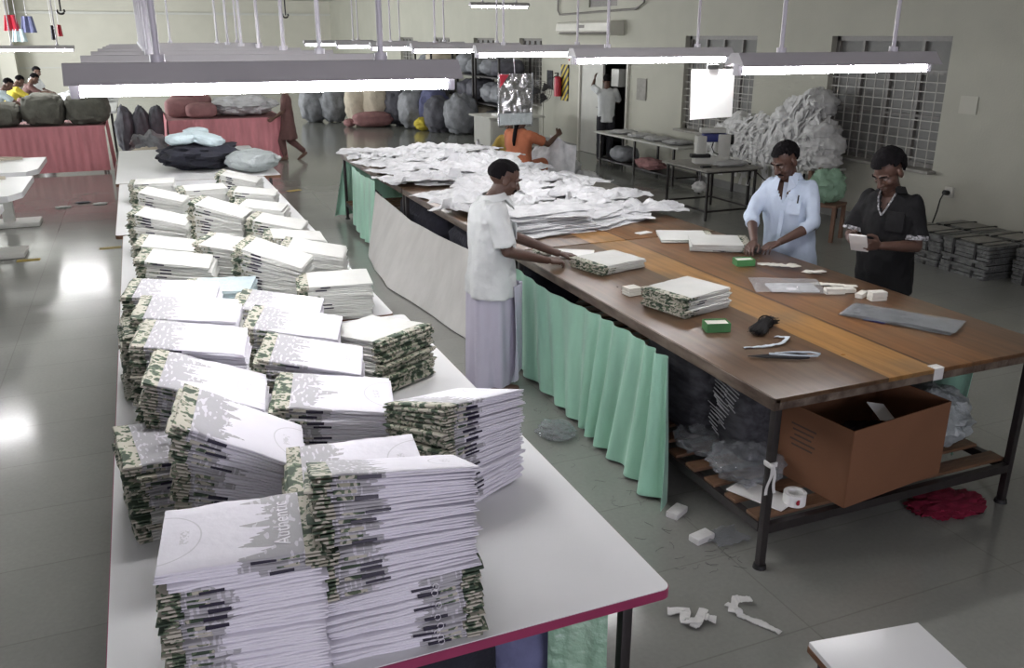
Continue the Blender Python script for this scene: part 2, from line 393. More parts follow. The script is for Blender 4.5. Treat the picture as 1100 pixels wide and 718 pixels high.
def solo(name, bm, m, label, cat, group=None, kind=None, smooth=True):
    """a thing that is one mesh (world-space vertices); its origin goes to the base"""
    xs = [v.co for v in bm.verts]
    c = Vector(((min(v.x for v in xs) + max(v.x for v in xs)) / 2, (min(v.y for v in xs) + max(v.y for v in xs)) / 2, min(v.z for v in xs)))
    bmesh.ops.translate(bm, vec=-c, verts=bm.verts)
    o = bpy.data.objects.new(name, mesh_of(name, bm, m, smooth)); C.objects.link(o); o.location = c
    return tag(o, label, cat, group, kind)

def struct(name, bm, m, smooth=False):
    o = bpy.data.objects.new(name, mesh_of(name, bm, m, smooth)); C.objects.link(o); o['kind'] = 'structure'; return o

# ------------------------------------------------------------------ room shell
XW, YF, ZC = 8.9, 44.0, 3.95
bm = new(); box(bm, (0.5, 20, -.05), (20, 50, .1)); struct('floor', bm, 'floor')
bm = new(); box(bm, (0.5, 20, ZC + .1), (20, 50, .2))
for y in (12, 20, 28, 36): box(bm, (0.5, y, ZC - .06), (20, .3, .3))
struct('ceiling', bm, 'ceil')
# right wall with window and door openings:   (y0, y1, z0, z1)
wins = [(7.92, 9.92, .85, 2.42), (11.55, 13.52, .85, 2.42), (19.55, 20.9, .85, 2.36), (22.6, 24.2, .85, 2.36), (26.3, 27.9, .85, 2.36), (30.2, 31.8, .85, 2.36)]
door = (15.45, 17.45, 0, 2.12)
vent = (16.0, 17.2, 2.98, 3.35)
def wall_with_holes(bm, y0, y1, z1, holes, x0, x1):
    ys = sorted({y0, y1, *[h[0] for h in holes], *[h[1] for h in holes]})
    for a, b in zip(ys, ys[1:]):
        hs = sorted((h[2], h[3]) for h in holes if h[0] <= a + 1e-6 and h[1] >= b - 1e-6)
        z = 0
        for h0, h1 in hs:
            if h0 > z + 1e-6: box(bm, ((x0 + x1) / 2, (a + b) / 2, (z + h0) / 2), (x1 - x0, b - a, h0 - z))
            z = h1
        if z < z1: box(bm, ((x0 + x1) / 2, (a + b) / 2, (z + z1) / 2), (x1 - x0, b - a, z1 - z))
bm = new(); wall_with_holes(bm, -4, 45, ZC, wins + [door, vent], XW, XW + .25); struct('wall_right', bm, 'wall')
bm = new(); box(bm, (.5, YF + .1, ZC / 2), (19, .2, ZC)); struct('wall_far', bm, 'wall_far')
bm = new(); box(bm, (.5, YF - .06, 3.35), (19, .12, .1)); box(bm, (.5, YF - .03, 1.1), (19, .05, .06)); struct('trim_1', bm, 'ceil')
bm = new(); wall_with_holes(bm, 9, 45, ZC, [(y, y + 2.4, .9, 2.6) for y in (11, 16, 21, 26, 31, 36)], -7.3, -7.1); struct('wall_left', bm, 'wall_far')
bm = new()
for a, c in ((-9, -4.6), (-1.8, -.4), (2.4, 3.8), (6.6, 9)): box(bm, ((a + c) / 2, -4.2, ZC / 2), (c - a, .2, ZC))
for a, c in ((-4.6, -1.8), (-.4, 2.4), (3.8, 6.6)): box(bm, ((a + c) / 2, -4.2, .45), (c - a, .2, .9)); box(bm, ((a + c) / 2, -4.2, 3.4), (c - a, .2, 1.1))
struct('wall_back', bm, 'wall')
bm = new()
for a, b in ((-4, door[0] - .06), (door[1] + .06, 44)): box(bm, (XW - .012, (a + b) / 2, .06), (.024, b - a, .12))
struct('baseboard_right', bm, 'skirt')
# a neighbouring yard wall seen dimly through the panes
bm = new(); box(bm, (10.9, 20, 3.4), (.2, 50, 6.8)); box(bm, (9.95, 20, -.05), (1.7, 50, .1)); struct('wall_yard', bm, 'skirt')
# door jambs and the dim room behind
bm = new()
for y in (door[0] - .03, door[1] + .03): box(bm, (XW + .1, y, 1.08), (.3, .06, 2.16))
box(bm, (XW + .1, (door[0] + door[1]) / 2, 2.15), (.3, 2.12, .06)); struct('trim_2', bm, 'ac_white')
bm = new(); box(bm, (XW + .02, 16.96, 1.03), (.05, .95, 2.04)); d1 = struct('door_1', bm, 'cabinet')
bm = new(); cyl(bm, (XW - .05, 16.55, 1.0), (XW - .01, 16.55, 1.0), .012); box(bm, (XW - .05, 16.6, 1.0), (.02, .12, .02), bev=.005); part('door_handle', bm, 'steel', d1)
bm = new()
box(bm, (XW + .05, (vent[0] + vent[1]) / 2, (vent[2] + vent[3]) / 2), (.04, 1.2, .37)); struct('trim_3', bm, 'frame')

def window(i, y0, y1, z0, z1, detail):
    bm = new(); x = XW + .13; zt = z1 - .42; n = 4
    for y in (y0 + .03, y1 - .03): box(bm, (x, y, (z0 + z1) / 2), (.07, .06, z1 - z0))
    for z in (z0 + .03, z1 - .03, zt): box(bm, (x, (y0 + y1) / 2, z), (.07, y1 - y0, .06))
    for k in range(1, n): box(bm, (x, y0 + (y1 - y0) * k / n, (z0 + z1) / 2), (.06, .04, z1 - z0))
    box(bm, (x, (y0 + y1) / 2, z0 + .62), (.05, y1 - y0, .03))
    o = struct('window_%d' % i, bm, 'frame')
    g = new(); box(g, (x + .02, (y0 + y1) / 2, (z0 + z1) / 2), (.008, y1 - y0, z1 - z0)); part('pane', g, 'pane', o)
    g = new(); ng = 12 if detail else 6
    for k in range(1, ng): cyl(g, (XW + .05, y0 + (y1 - y0) * k / ng, z0), (XW + .05, y0 + (y1 - y0) * k / ng, zt), .008, None, 6)
    for k in range(1, 10): box(g, (XW + .05, (y0 + y1) / 2, z0 + (zt - z0) * k / 10), (.01, y1 - y0, .012))
    part('grille', g, 'grille', o)
    g = new(); box(g, (XW + .05, (y0 + y1) / 2, z0 - .015), (.36, y1 - y0 + .1, .04), bev=.006); part('sill', g, 'granite', o)
    if detail:
        for k in (1, 3):
            g = new(); yc = y0 + (y1 - y0) * (k + .5) / 4; a = .9 if k == 3 else -.6
            box(g, (x + .2, yc + .06, (z0 + zt) / 2), (.03, .42, zt - z0 - .1), rz=a); part('shutter', g, 'frame', o)
for i, wn in enumerate(wins): window(i + 1, *wn, i < 2)

# ------------------------------------------------------------------ tube lights
def tube_light(x0, y, z, label, group, x1=None, w=1.22):
    x1 = x0 + w
    t = thing('tube_light', label, 'tube light', ((x0 + x1) / 2, y, z), 0, group)
    a, b = x0 - .04, x1 + .04
    prof = [(-.085, .02), (-.075, .03), (-.03, .085), (.03, .085), (.075, .03), (.085, .02), (.03, .035), (-.03, .035)]
    bm = new(); loft(bm, [[(x, y + p, z + q) for p, q in prof] for x in (a, b)]); part('housing', bm, 'housing', t, smooth=False)
    bm = new(); tube(bm, [(x0, y, z), (x1, y, z)], .019, 12); part('tube', bm, 'tube', t, 'glowing white tube')
    for x in (x0 - .015, x1 + .015):
        bm = new(); box(bm, (x, y, z + .012), (.03, .045, .07), bev=.006); part('tube_holder', bm, 'holder', t)
    for x in (x0 + .24, x1 - .24):
        bm = new(); cyl(bm, (x, y, z + .08), (x, y, ZC), .011, None, 8); cyl(bm, (x, y, z + .08), (x, y, z + .11), .024, None, 8); part('hanging_rod', bm, 'rod', t)
    return t
ordn = ['', 'second', 'third', 'fourth', 'fifth', 'sixth', 'seventh', 'eighth', 'ninth']
for k, y in enumerate((3.16, 4.3, 5.4, 6.5, 7.6, 8.7, 9.8, 11.2)):
    lab = 'grey tube light nearest the camera above the stacked shirts' if k == 0 else '%s tube light from the camera in the left row above the shirt stacks' % ordn[k]
    tube_light(-.17 if k < 7 else .17, y, 2.262, lab, 'tube lights over the white tables')
for k, y in enumerate((3.72, 5.6, 7.6, 9.7, 11.7, 14.0, 17.0)):
    lab = 'long lit tube light nearest the two men on the right' if k == 0 else '%s lit tube light from the right in the row above the brown table' % ordn[k]
    tube_light(2.78 + .03 * k, y, 2.262, lab, 'tube lights over the brown table')
tube_light(6.44, 17.6, 2.98, 'high lit tube light at the top edge near the cooling unit', 'tube lights at the back')
tube_light(-3.0, 11.6, 2.262, 'lit tube light over the left aisle, just outside the frame', 'tube lights at the back')
tube_light(-2.25, 18.7, 2.17, 'lit tube light on the far left above the yellow-shirted person', 'tube lights at the back')

# ------------------------------------------------------------------ tables
def rounded_slab(bm, x0, x1, y0, y1, z0, z1, r, n=6):
    pts = []
    for cx, cy, a in ((x1 - r, y1 - r, 0), (x0 + r, y1 - r, PI / 2), (x0 + r, y0 + r, PI), (x1 - r, y0 + r, 3 * PI / 2)):
        for i in range(n + 1):
            t = a + PI / 2 * i / n; pts.append((cx + r * math.cos(t), cy + r * math.sin(t)))
    loft(bm, [[(x, y, z) for x, y in pts] for z in (z0, z1)])

def white_table(y0, y1, x0, x1, edge, label):
    t = thing('cutting_table', label, 'table', ((x0 + x1) / 2, (y0 + y1) / 2, 0), 0, 'white laminate tables in the long row')
    bm = new(); rounded_slab(bm, x0 + .003, x1 - .003, y0 + .003, y1 - .003, .77, .8, .03); part('tabletop', bm, 'laminate', t)
    bm = new(); rounded_slab(bm, x0, x1, y0, y1, .765, .797, .033); part('edge_strip', bm, edge, t)
    for x in (x0 + .14, x1 - .12):
        for y in (y0 + .08, y1 - .1):
            bm = new(); box(bm, (x, y, .383), (.036, .036, .765), bev=.003); part('leg', bm, 'black_metal', t)
    bm = new(); box(bm, ((x0 + x1) / 2, (y0 + y1) / 2, .2), (x1 - x0 - .25, y1 - y0 - .2, .025)); part('lower_shelf', bm, 'slat', t)
    return t
white_table(1.925, 4.97, -.28, 1.345, 'red_edge', 'nearest white table with a crimson edge, its right corner bare')
white_table(5.0, 8.03, -.28, 1.29, 'brown_edge', 'second white table from the camera under the shirt stacks')
white_table(8.06, 11.0, -.34, 1.29, 'brown_edge', 'third white table from the camera ending before the dark cloth pile')
white_table(11.03, 14.3, -.38, 1.5, 'brown_edge', 'farthest white table of the row under the dark cloth pile')

def brown_table(y0, y1, label, near):
    x0, x1 = 2.44, 4.26
    t = thing('packing_table', label, 'table', ((x0 + x1) / 2, (y0 + y1) / 2, 0), 0, 'brown packing tables in the long row')
    bm = new(); box(bm, ((x0 + x1) / 2, (y0 + y1) / 2, .887), (x1 - x0 - .01, y1 - y0, .026), bev=.004); part('tabletop', bm, 'boards', t)
    bm = new(); e = .035
    box(bm, (x0 + e / 2, (y0 + y1) / 2, .868), (e, y1 - y0, .058), bev=.004); box(bm, (x1 - e / 2, (y0 + y1) / 2, .868), (e, y1 - y0, .058), bev=.004)
    for y in (y0 + e / 2, y1 - e / 2): box(bm, ((x0 + x1) / 2, y, .868), (x1 - x0, e, .058), bev=.004)
    part('edge_frame', bm, 'table_edge', t)
    for x in (x0 + .04, x1 - .16):
        for y in (y0 + .03, y1 - .05):
            bm = new(); box(bm, (x, y, .43), (.036, .036, .83), bev=.003); lg = part('leg', bm, 'black_metal', t)
            bm = new(); cyl(bm, (x, y, 0), (x, y, .02), .034, .03, 12); part('foot', bm, 'black_rubber', lg)
    bm = new()
    box(bm, (x0 + .04, (y0 + y1) / 2, .215), (.04, y1 - y0 - .1, .045)); box(bm, (x1 - .16, (y0 + y1) / 2, .215), (.04, y1 - y0 - .1, .045))
    for y in (y0 + .03, y1 - .05): box(bm, ((x0 + x1 - .12) / 2, y, .215), (x1 - x0 - .2, .035, .045))
    part('shelf_frame', bm, 'black_metal', t)
    k = int((y1 - y0) / .17)
    for i in range(k):
        bm = new(); box(bm, ((x0 + x1 - .12) / 2, y0 + .11 + i * (y1 - y0 - .2) / (k - 1), .245), (x1 - x0 - .18, .09, .018), bev=.003); part('shelf_slat', bm, 'slat', t)
    return t
brown_table(2.82, 5.84, 'nearest brown packing table with worn boards and a carton below', True)
brown_table(5.86, 8.9, 'middle brown packing table half covered in white shirts', False)
brown_table(8.92, 11.98, 'farthest brown packing table wholly covered in white shirts', False)

# small white stool in the bottom right corner
t = thing('stool', 'white-topped stool with brown edge at the bottom right corner', 'stool', (1.72, 1.36, 0), -.15)
bm = new(); box(bm, (0, 0, .785), (.36, .36, .018), bev=.003); part('seat', bm, 'laminate', t, local=True)
bm = new(); box(bm, (0, 0, .768), (.364, .364, .02), bev=.003); part('edge_strip', bm, 'brown_edge', t, local=True)
for sx in (-1, 1):
    for sy in (-1, 1):
        bm = new(); box(bm, (sx * .14, sy * .14, .38), (.035, .035, .76)); part('leg', bm, 'black_metal', t, local=True)

# ------------------------------------------------------------------ folded t-shirts in stacks
SL, SW, ST = .42, .355, .0195
def slab_rings(x0, x1, nx, W, zc, h, seed, bulge=.007):
    rings = []
    for i in range(nx + 1):
        u = i / nx; x = x0 + (x1 - x0) * u; zc_ = zc; zc = zc_ + .0022 * nz((x, 0, 0), 9, seed)
        end = 1 - .5 * (max(0, abs(u - .5) - .45) / .05) ** 2
        w = W / 2 + bulge * nz((x, 0, zc), 14, seed); w2 = W / 2 + bulge * nz((x, 3, zc), 14, seed + 5)
        hh = h / 2 * end; ring = []
        for k in range(5):
            a = -PI / 2 + PI * k / 4; ring.append((x, w - hh + hh * math.cos(a), zc + hh * math.sin(a)))
        for k in range(1, 6):
            y = (w - hh) - (w + w2 - 2 * hh) * k / 6; ring.append((x, y, zc + hh + .0016 * nz((x, y, 1), 16, seed)))
        for k in range(5):
            a = PI / 2 + PI * k / 4; ring.append((x, -w2 + hh + hh * math.cos(a), zc + hh * math.sin(a)))
        for k in range(1, 6):
            y = (-w2 + hh) + (w + w2 - 2 * hh) * k / 6; ring.append((x, y, zc - hh))
        rings.append(ring); zc = zc_
    return rings
def shirt_bms(seed, wedge, tabside):
    """body, hem and tab of one folded shirt; base centre at the origin, hem at -x, wedge = neck thickness / hem thickness"""
    b = new(); r = random.Random(seed)
    for l, (zc, h) in enumerate(((.25, .46), (.735, .47))):
        loft(b, slab_rings(-SL / 2 + .03, SL / 2 + r.uniform(-.012, .008), 10, SW + r.uniform(-.008, .006), ST * zc, ST * h, seed + l * 3))
    hm = new()
    for zc, h, xo in ((.26, .62, r.uniform(-.024, .002)), (.77, .60, r.uniform(-.024, .002))):
        rings = []
        for i in range(9):
            y = -SW / 2 - .004 + (SW + .008) * i / 8; k = (.45 if i in (0, 8) else 1) * ST * h / 2
            dx = .006 * nz((0, y, zc), 18, seed + 9)
            ring = []
            for q in range(6):
                a = PI / 2 + PI * q / 5; ring.append((-SL / 2 + xo + dx + k + k * 1.1 * math.cos(a), y, ST * zc + k * math.sin(a)))
            for q in range(4):
                x = -SL / 2 + .014 + .026 * (q % 2 if q < 2 else 1 - q % 2); ring.append((x, y, ST * zc + (-1 if q < 2 else 1) * k * .95))
            rings.append(ring)
        loft(hm, rings)
    tb = new(); x = -SL / 2 + .085 + r.uniform(0, .035); ln = r.uniform(.05, .07)
    box(tb, (x + ln / 2, tabside * (SW / 2 + .001), ST * r.uniform(.3, .6)), (ln, .006, r.uniform(.0065, .0115)), bev=.0012, rz=r.uniform(-.03, .03))
    gp = new(); box(gp, (-SL / 2 + .085, tabside * (SW / 2 - .004), ST * .5), (.06, .012, ST * .5), bev=.002)
    for q in (b, hm, tb, gp):
        for v in q.verts:
            f = 1 + (wedge - 1) * (v.co.x / SL + .5); v.co.z *= f
    return b, hm, tb, gp
VAR = {}
for wd in (1.0, .62):
    for sd in (1, -1):
        VAR[wd, sd] = []
        for k in range(4):
            b, h, tb, gp = shirt_bms(k * 17 + 3, wd, -sd)
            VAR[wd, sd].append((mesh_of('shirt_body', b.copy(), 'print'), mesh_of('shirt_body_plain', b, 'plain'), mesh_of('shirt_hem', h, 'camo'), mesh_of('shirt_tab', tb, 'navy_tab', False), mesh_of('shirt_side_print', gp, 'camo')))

def nth(i):
    W = ['topmost', 'second', 'third', 'fourth', 'fifth', 'sixth', 'seventh', 'eighth', 'ninth', 'tenth', 'eleventh', 'twelfth', 'thirteenth', 'fourteenth', 'fifteenth',
         'sixteenth', 'seventeenth', 'eighteenth', 'nineteenth', 'twentieth']
    if i < 20: return W[i]
    return ('twenty-' + ['', 'first', 'second', 'third', 'fourth', 'fifth', 'sixth', 'seventh', 'eighth', 'ninth'][i - 20]) if i < 30 and i > 20 - 1 and i != 20 else 'thirtieth'
def nth_label(i, what, where):
    return '%s %s %s' % ('topmost' if i == 0 else nth(i) + ' from top', what, where)

BLUE = {}
bulk = []            # shirts the photograph shows nothing of, kept as one mass
def stack(x, y, ztop, yaw, n, vis, where, fan=0.0, tilt=0.0, flips=(), printed=True, z0=.8, slope0=0.0, tabs=.6, sc_=1.0, jit=.007, group='folded t-shirts on the white tables', rings=(), what='folded white t-shirt', blue=False):
    """n shirts between z0 and ztop; flips = set of ranges (from the bottom) with the hem on the other side; fan = wedge of every shirt"""
    th = (ztop - z0) / n; r = random.Random(int(x * 1000) + int(y * 77)); slope = slope0; h = z0
    wd = .62 if fan else 1.0
    for i in range(n):
        fl = any(a <= i < b for a, b in flips); sgn = -1 if fl else 1
        ds = (-sgn * fan * th / SL) if fan else 0.0
        ang = slope + ds / 2
        rot = Euler((tilt * i / n, -ang, 0)).to_matrix()
        a = math.radians(yaw + r.uniform(-2.2, 2.2))
        loc = Vector((x + r.uniform(-jit, jit), y + r.uniform(-jit, jit), h))
        full = Matrix.Translation(loc) @ (Matrix.Rotation(a, 4, 'Z') @ rot.to_4x4() @ Matrix.Rotation(PI if fl else 0, 4, 'Z'))
        sz = th / ST / ((1 + wd) / 2) * (1.0 if not fan else 1.0)
        S = Matrix.Diagonal((sc_ * r.uniform(.98, 1.02), sc_ * r.uniform(.975, 1.02), sz, 1))
        var = VAR[wd, sgn][r.randrange(4)]
        fromtop = n - 1 - i
        has_tab = r.random() < tabs
        if fromtop >= vis: bulk.append((full @ S, var))
        else:
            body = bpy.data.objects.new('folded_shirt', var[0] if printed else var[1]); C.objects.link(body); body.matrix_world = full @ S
            if blue: body.data = BLUE.setdefault(var[1].name, var[1].copy()); body.data.materials[0] = M['pale_blue_cloth']
            tag(body, nth_label(fromtop, what, where), 't-shirt', group)
            hem = bpy.data.objects.new('camouflage_hem', var[2]); C.objects.link(hem); hem.parent = body; hem['label'] = 'green and beige camouflage hem'
            if has_tab:
                tb = bpy.data.objects.new('label_tab', var[3]); C.objects.link(tb); tb.parent = body; tb['label'] = 'navy tab at the side'
                if i in rings:
                    g = new(); y_ = -sgn * (SW / 2 + .0055); xc = -SL / 2 + .115
                    tube(g, [(xc + .0085 * math.cos(q * PI / 6), y_, ST * .45 + .0085 * math.sin(q * PI / 6)) for q in range(12)], .0012, 5)
                    part('ring_mark', g, 'ring_white', tb, local=True)
            if r.random() < .75:
                gp = bpy.data.objects.new('side_print', var[4]); C.objects.link(gp); gp.parent = body
        h += th; slope += ds
    return Vector((x, y, h)), slope

# x, y, ztop, yaw, n, visible, where, options           (front to back)
STACKS = [
 (.105, 2.13, 1.19, -6, 20, 20, 'in the front left stack under the big lettering', dict(flips=((17, 20),), fan=.0, tilt=-.03, sc_=.93)),
 (.515, 2.13, 1.30, -7, 28, 28, 'in the tallest stack at the front edge', dict(flips=((0, 11),), fan=.22, tilt=-.38, slope0=.0, rings=range(0, 11))),
 (.50, 2.50, 1.12, -8, 17, 3, 'in the low stack just behind the tallest', dict()),
 (.945, 2.82, 1.165, 24, 21, 21, 'in the stack beside the bare table corner', dict(fan=.25, slope0=.08, sc_=.93, tilt=-.26)),
 (.175, 2.80, 1.19, -8, 20, 20, 'in the leaning stack behind the front left one', dict(fan=.52, slope0=.0)),
 (.02, 3.02, 1.08, 6, 15, 9, 'in the stack overhanging the left table edge', dict(jit=.02, tabs=.3, fan=.1)),
 (.11, 3.27, 1.20, -10, 20, 7, 'in the low stack behind the leaning one', dict(fan=.36)),
 (.56, 3.13, 1.12, -12, 16, 9, 'in the stack between the tallest and leaning ones', dict(fan=.15)),
 (.55, 3.56, 1.14, -14, 18, 12, 'in the middle stack with a row of fanned hems', dict(fan=.25)),
 (.94, 4.02, 1.06, 120, 14, 10, 'in the stack with camouflage ends facing the aisle', dict(fan=.1, printed=False)),
 (.08, 3.68, 1.24, -9, 22, 8, 'in the bright left stack with three stepped prints', dict(fan=.15)),
 (.09, 4.10, 1.24, -9, 22, 4, 'in the bright stack behind the stepped prints', dict(fan=.1)),
 (.0, 4.32, 1.12, 4, 17, 12, 'in the dark-sided stack along the left edge', dict(jit=.02, tabs=.2)),
 (.04, 4.62, 1.2, -9, 20, 4, 'in the printed stack third along the left edge', dict(fan=.1)),
 (.55, 4.02, 1.14, -14, 18, 6, 'in the second middle stack with fanned hems', dict(fan=.2)),
 (.54, 4.46, 1.11, -14, 16, 5, 'in the third middle stack with fanned hems', dict(fan=.2)),
 (.30, 5.22, 1.04, -14, 12, 6, 'in the small bluish stack between the columns', dict(sc_=.9, what='folded pale blue t-shirt', blue=True)),
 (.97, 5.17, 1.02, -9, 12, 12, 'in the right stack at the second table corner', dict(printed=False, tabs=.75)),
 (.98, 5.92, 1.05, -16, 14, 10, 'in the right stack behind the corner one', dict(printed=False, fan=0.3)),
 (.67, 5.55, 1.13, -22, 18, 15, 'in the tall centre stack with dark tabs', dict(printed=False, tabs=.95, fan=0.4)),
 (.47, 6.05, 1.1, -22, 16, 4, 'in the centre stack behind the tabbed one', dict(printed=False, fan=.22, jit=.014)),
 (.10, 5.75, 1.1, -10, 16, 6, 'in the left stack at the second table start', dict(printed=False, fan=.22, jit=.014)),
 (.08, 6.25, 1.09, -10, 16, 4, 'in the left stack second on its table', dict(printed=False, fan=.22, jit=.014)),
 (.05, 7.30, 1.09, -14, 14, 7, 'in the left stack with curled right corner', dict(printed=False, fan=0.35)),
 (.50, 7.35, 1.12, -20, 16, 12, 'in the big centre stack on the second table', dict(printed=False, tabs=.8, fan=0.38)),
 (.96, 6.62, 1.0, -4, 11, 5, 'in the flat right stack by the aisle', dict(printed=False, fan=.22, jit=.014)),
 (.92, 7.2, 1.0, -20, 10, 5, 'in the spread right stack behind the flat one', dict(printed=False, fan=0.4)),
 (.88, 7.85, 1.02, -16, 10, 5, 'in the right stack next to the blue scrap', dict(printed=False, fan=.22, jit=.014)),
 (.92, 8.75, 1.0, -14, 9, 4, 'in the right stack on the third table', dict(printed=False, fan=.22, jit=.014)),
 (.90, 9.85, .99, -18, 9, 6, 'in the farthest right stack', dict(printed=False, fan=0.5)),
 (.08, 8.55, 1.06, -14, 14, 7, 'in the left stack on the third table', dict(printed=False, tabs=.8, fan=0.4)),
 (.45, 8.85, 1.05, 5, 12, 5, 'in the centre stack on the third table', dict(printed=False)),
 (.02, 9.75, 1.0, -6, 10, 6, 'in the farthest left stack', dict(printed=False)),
]
TOP = {}
for s in STACKS: TOP[s[6]] = stack(*s[:7], **s[7])

# lettering on the front left stack
cu = bpy.data.curves.new('lettering', 'FONT'); cu.body = 'Authentic'; cu.size = .064; cu.extrude = .0004; cu.align_x = 'CENTER'
me = None
to = bpy.data.objects.new('t', cu); C.objects.link(to); dg = bpy.context.evaluated_depsgraph_get(); dg.update()
me = bpy.data.meshes.new_from_object(to.evaluated_get(dg)); bpy.data.objects.remove(to); me.materials.append(M['ring_white'])
top_shirt = [o for o in C.objects if o.get('label') == 'topmost folded white t-shirt in the front left stack under the big lettering'][0]
lt = bpy.data.objects.new('print_lettering', me); C.objects.link(lt); lt.parent = top_shirt
lt.location = (-.135, 0, ST + .0014); lt.rotation_euler = (0, 0, -PI / 2); lt['label'] = 'white Authentic lettering'
# solid grey print panel of that shirt is in its cloth

# ------------------------------------------------------------------ the shirts nobody sees, as one mass
def bulk_object():
    b = bmesh.new()
    for mtx, var in bulk:
        for idx, me in ((0, var[0]), (1, var[2])):
            n0 = len(b.verts); f0 = len(b.faces)
            b.from_mesh(me); b.verts.ensure_lookup_table(); b.faces.ensure_lookup_table()
            bmesh.ops.transform(b, matrix=mtx, verts=b.verts[n0:])
            for f in b.faces[f0:]: f.material_index = idx
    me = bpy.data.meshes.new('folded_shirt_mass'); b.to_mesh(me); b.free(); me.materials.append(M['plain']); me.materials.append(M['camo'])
    o = bpy.data.objects.new('folded_shirt_mass', me); C.objects.link(o)
    tag(o, 'lower folded white t-shirts hidden deep inside the stacks on the white tables', 't-shirts', 'folded t-shirts on the white tables', 'stuff')

# ------------------------------------------------------------------ rumpled garments on the brown table
def garment_mesh(seed, lx, ly, amp, th=.004, neat=False):
    b = new()
    def fn(u, v):
        x, y = (u - .5) * lx, (v - .5) * ly
        body = .62 if abs(x) < lx * .28 or x < 0 else 1.0
        yy = y * (body if not neat else .9) + .03 * nz((x, y, 0), 6, seed)
        xx = x + .04 * nz((x, y, 4), 5, seed)
        e = min(1, 4 * min(u, 1 - u, v, 1 - v))
        z = amp * (.45 + .55 * e) * (.5 + abs(nz((x, y, 2), 5.5, seed)) * 1.3 + .5 * nz((x, y, 2), 14, seed) + .3 * nz((x, y, 2), 30, seed))
        return (xx, yy, max(.001, z))
    grid(b, 30, 26, fn, th); return b
GM = [mesh_of('rumpled_shirt', garment_mesh(k * 7 + 1, .78, .66, .05), 'cotton') for k in range(7)]
GN = [mesh_of('flat_shirt', garment_mesh(k * 5 + 40, .72, .46, .02, .004, True), 'cotton') for k in range(4)]
gl = []
rg = random.Random(3)
for i in range(12):
    for j in range(5):
        y = 6.75 + i * .44 + rg.uniform(-.1, .1); x = 2.72 + j * .33 + rg.uniform(-.06, .06)
        if i == 0 and j < 1: continue
        if 8.4 < y < 8.85 and x < 2.9: continue
        gl.append((x, y, .905 + .028 * ((i + j) % 3) + .012 * rg.random()))
side = ['left edge', 'left middle', 'middle', 'right middle', 'right edge']
rows = {}
for k, (x, y, z) in enumerate(gl):
    o = bpy.data.objects.new('rumpled_shirt', GM[rg.randrange(7)]); C.objects.link(o)
    o.location = (x, y, z); o.rotation_euler = (0, 0, rg.uniform(0, 2 * PI)); o.scale = (rg.uniform(.85, 1.05), rg.uniform(.85, 1.05), rg.uniform(.8, 1.3))
    row = int(round((y - 6.75) / .44)); j = max(0, min(4, int(round((x - 2.72) / .33))))
    if x < 2.75: o.location.x = max(x, 2.66)
    tag(o, 'rumpled white shirt in the %s of the spread heap, %s row from the camera' % (side[j], 'front' if row == 0 else nth(row)), 't-shirt', 'rumpled white shirts on the brown tables')
# flatter layered shirts at the near end of the heap
for k in range(12):
    o = bpy.data.objects.new('flat_shirt', GN[k % 4]); C.objects.link(o)
    o.location = (2.98 + rg.uniform(-.03, .05), 6.38 + rg.uniform(-.02, .05) + k * .012, .902 + k * .013); o.rotation_euler = (0, 0, rg.uniform(-.35, .1) + 1.2 * (k % 2) * .2)
    tag(o, '%s layer of the flat white shirt pile behind the standing man' % ('topmost' if k == 11 else nth(11 - k) + ' from top'), 't-shirt', 'flat white shirts layered behind the man')
for k in range(7):
    o = bpy.data.objects.new('flat_shirt', GN[(k + 1) % 4]); C.objects.link(o)
    o.location = (3.62 + rg.uniform(-.04, .04), 6.55 + rg.uniform(-.03, .03) + k * .03, .902 + k * .012); o.rotation_euler = (0, 0, .5 + rg.uniform(-.2, .2))
    tag(o, '%s layer of the white shirt pile at the heap\'s right front tip' % ('topmost' if k == 6 else nth(6 - k) + ' from top'), 't-shirt', 'flat white shirts at the heap tip')
for k in range(5):
    o = bpy.data.objects.new('flat_shirt', GN[(k + 2) % 4]); C.objects.link(o)
    o.location = (3.88 + rg.uniform(-.03, .03), 7.55 + rg.uniform(-.03, .03), .902 + k * .012); o.rotation_euler = (0, 0, .3 + rg.uniform(-.2, .2))
    tag(o, '%s layer of the white shirt pile at the table\'s right edge' % ('topmost' if k == 4 else nth(4 - k) + ' from top'), 't-shirt', 'flat white shirts at the right edge')

# small neat stacks on the brown table
TG = 'folded t-shirts on the brown table'
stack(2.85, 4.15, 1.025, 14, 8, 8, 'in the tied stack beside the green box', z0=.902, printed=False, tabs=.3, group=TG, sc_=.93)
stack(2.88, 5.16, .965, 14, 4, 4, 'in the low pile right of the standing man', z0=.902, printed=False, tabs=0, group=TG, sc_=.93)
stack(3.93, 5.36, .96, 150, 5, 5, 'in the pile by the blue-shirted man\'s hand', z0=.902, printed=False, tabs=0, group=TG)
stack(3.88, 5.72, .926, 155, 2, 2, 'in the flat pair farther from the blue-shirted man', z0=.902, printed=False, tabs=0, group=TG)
bulk_object()

# ------------------------------------------------------------------ people
def rotm(pitch=0, yaw=0, roll=0):
    """pitch > 0 looks down, yaw > 0 turns left; local frame x right, y forward, z up"""
    return (Matrix.Rotation(yaw, 3, 'Z') @ Matrix.Rotation(-pitch, 3, 'X') @ Matrix.Rotation(roll, 3, 'Y'))

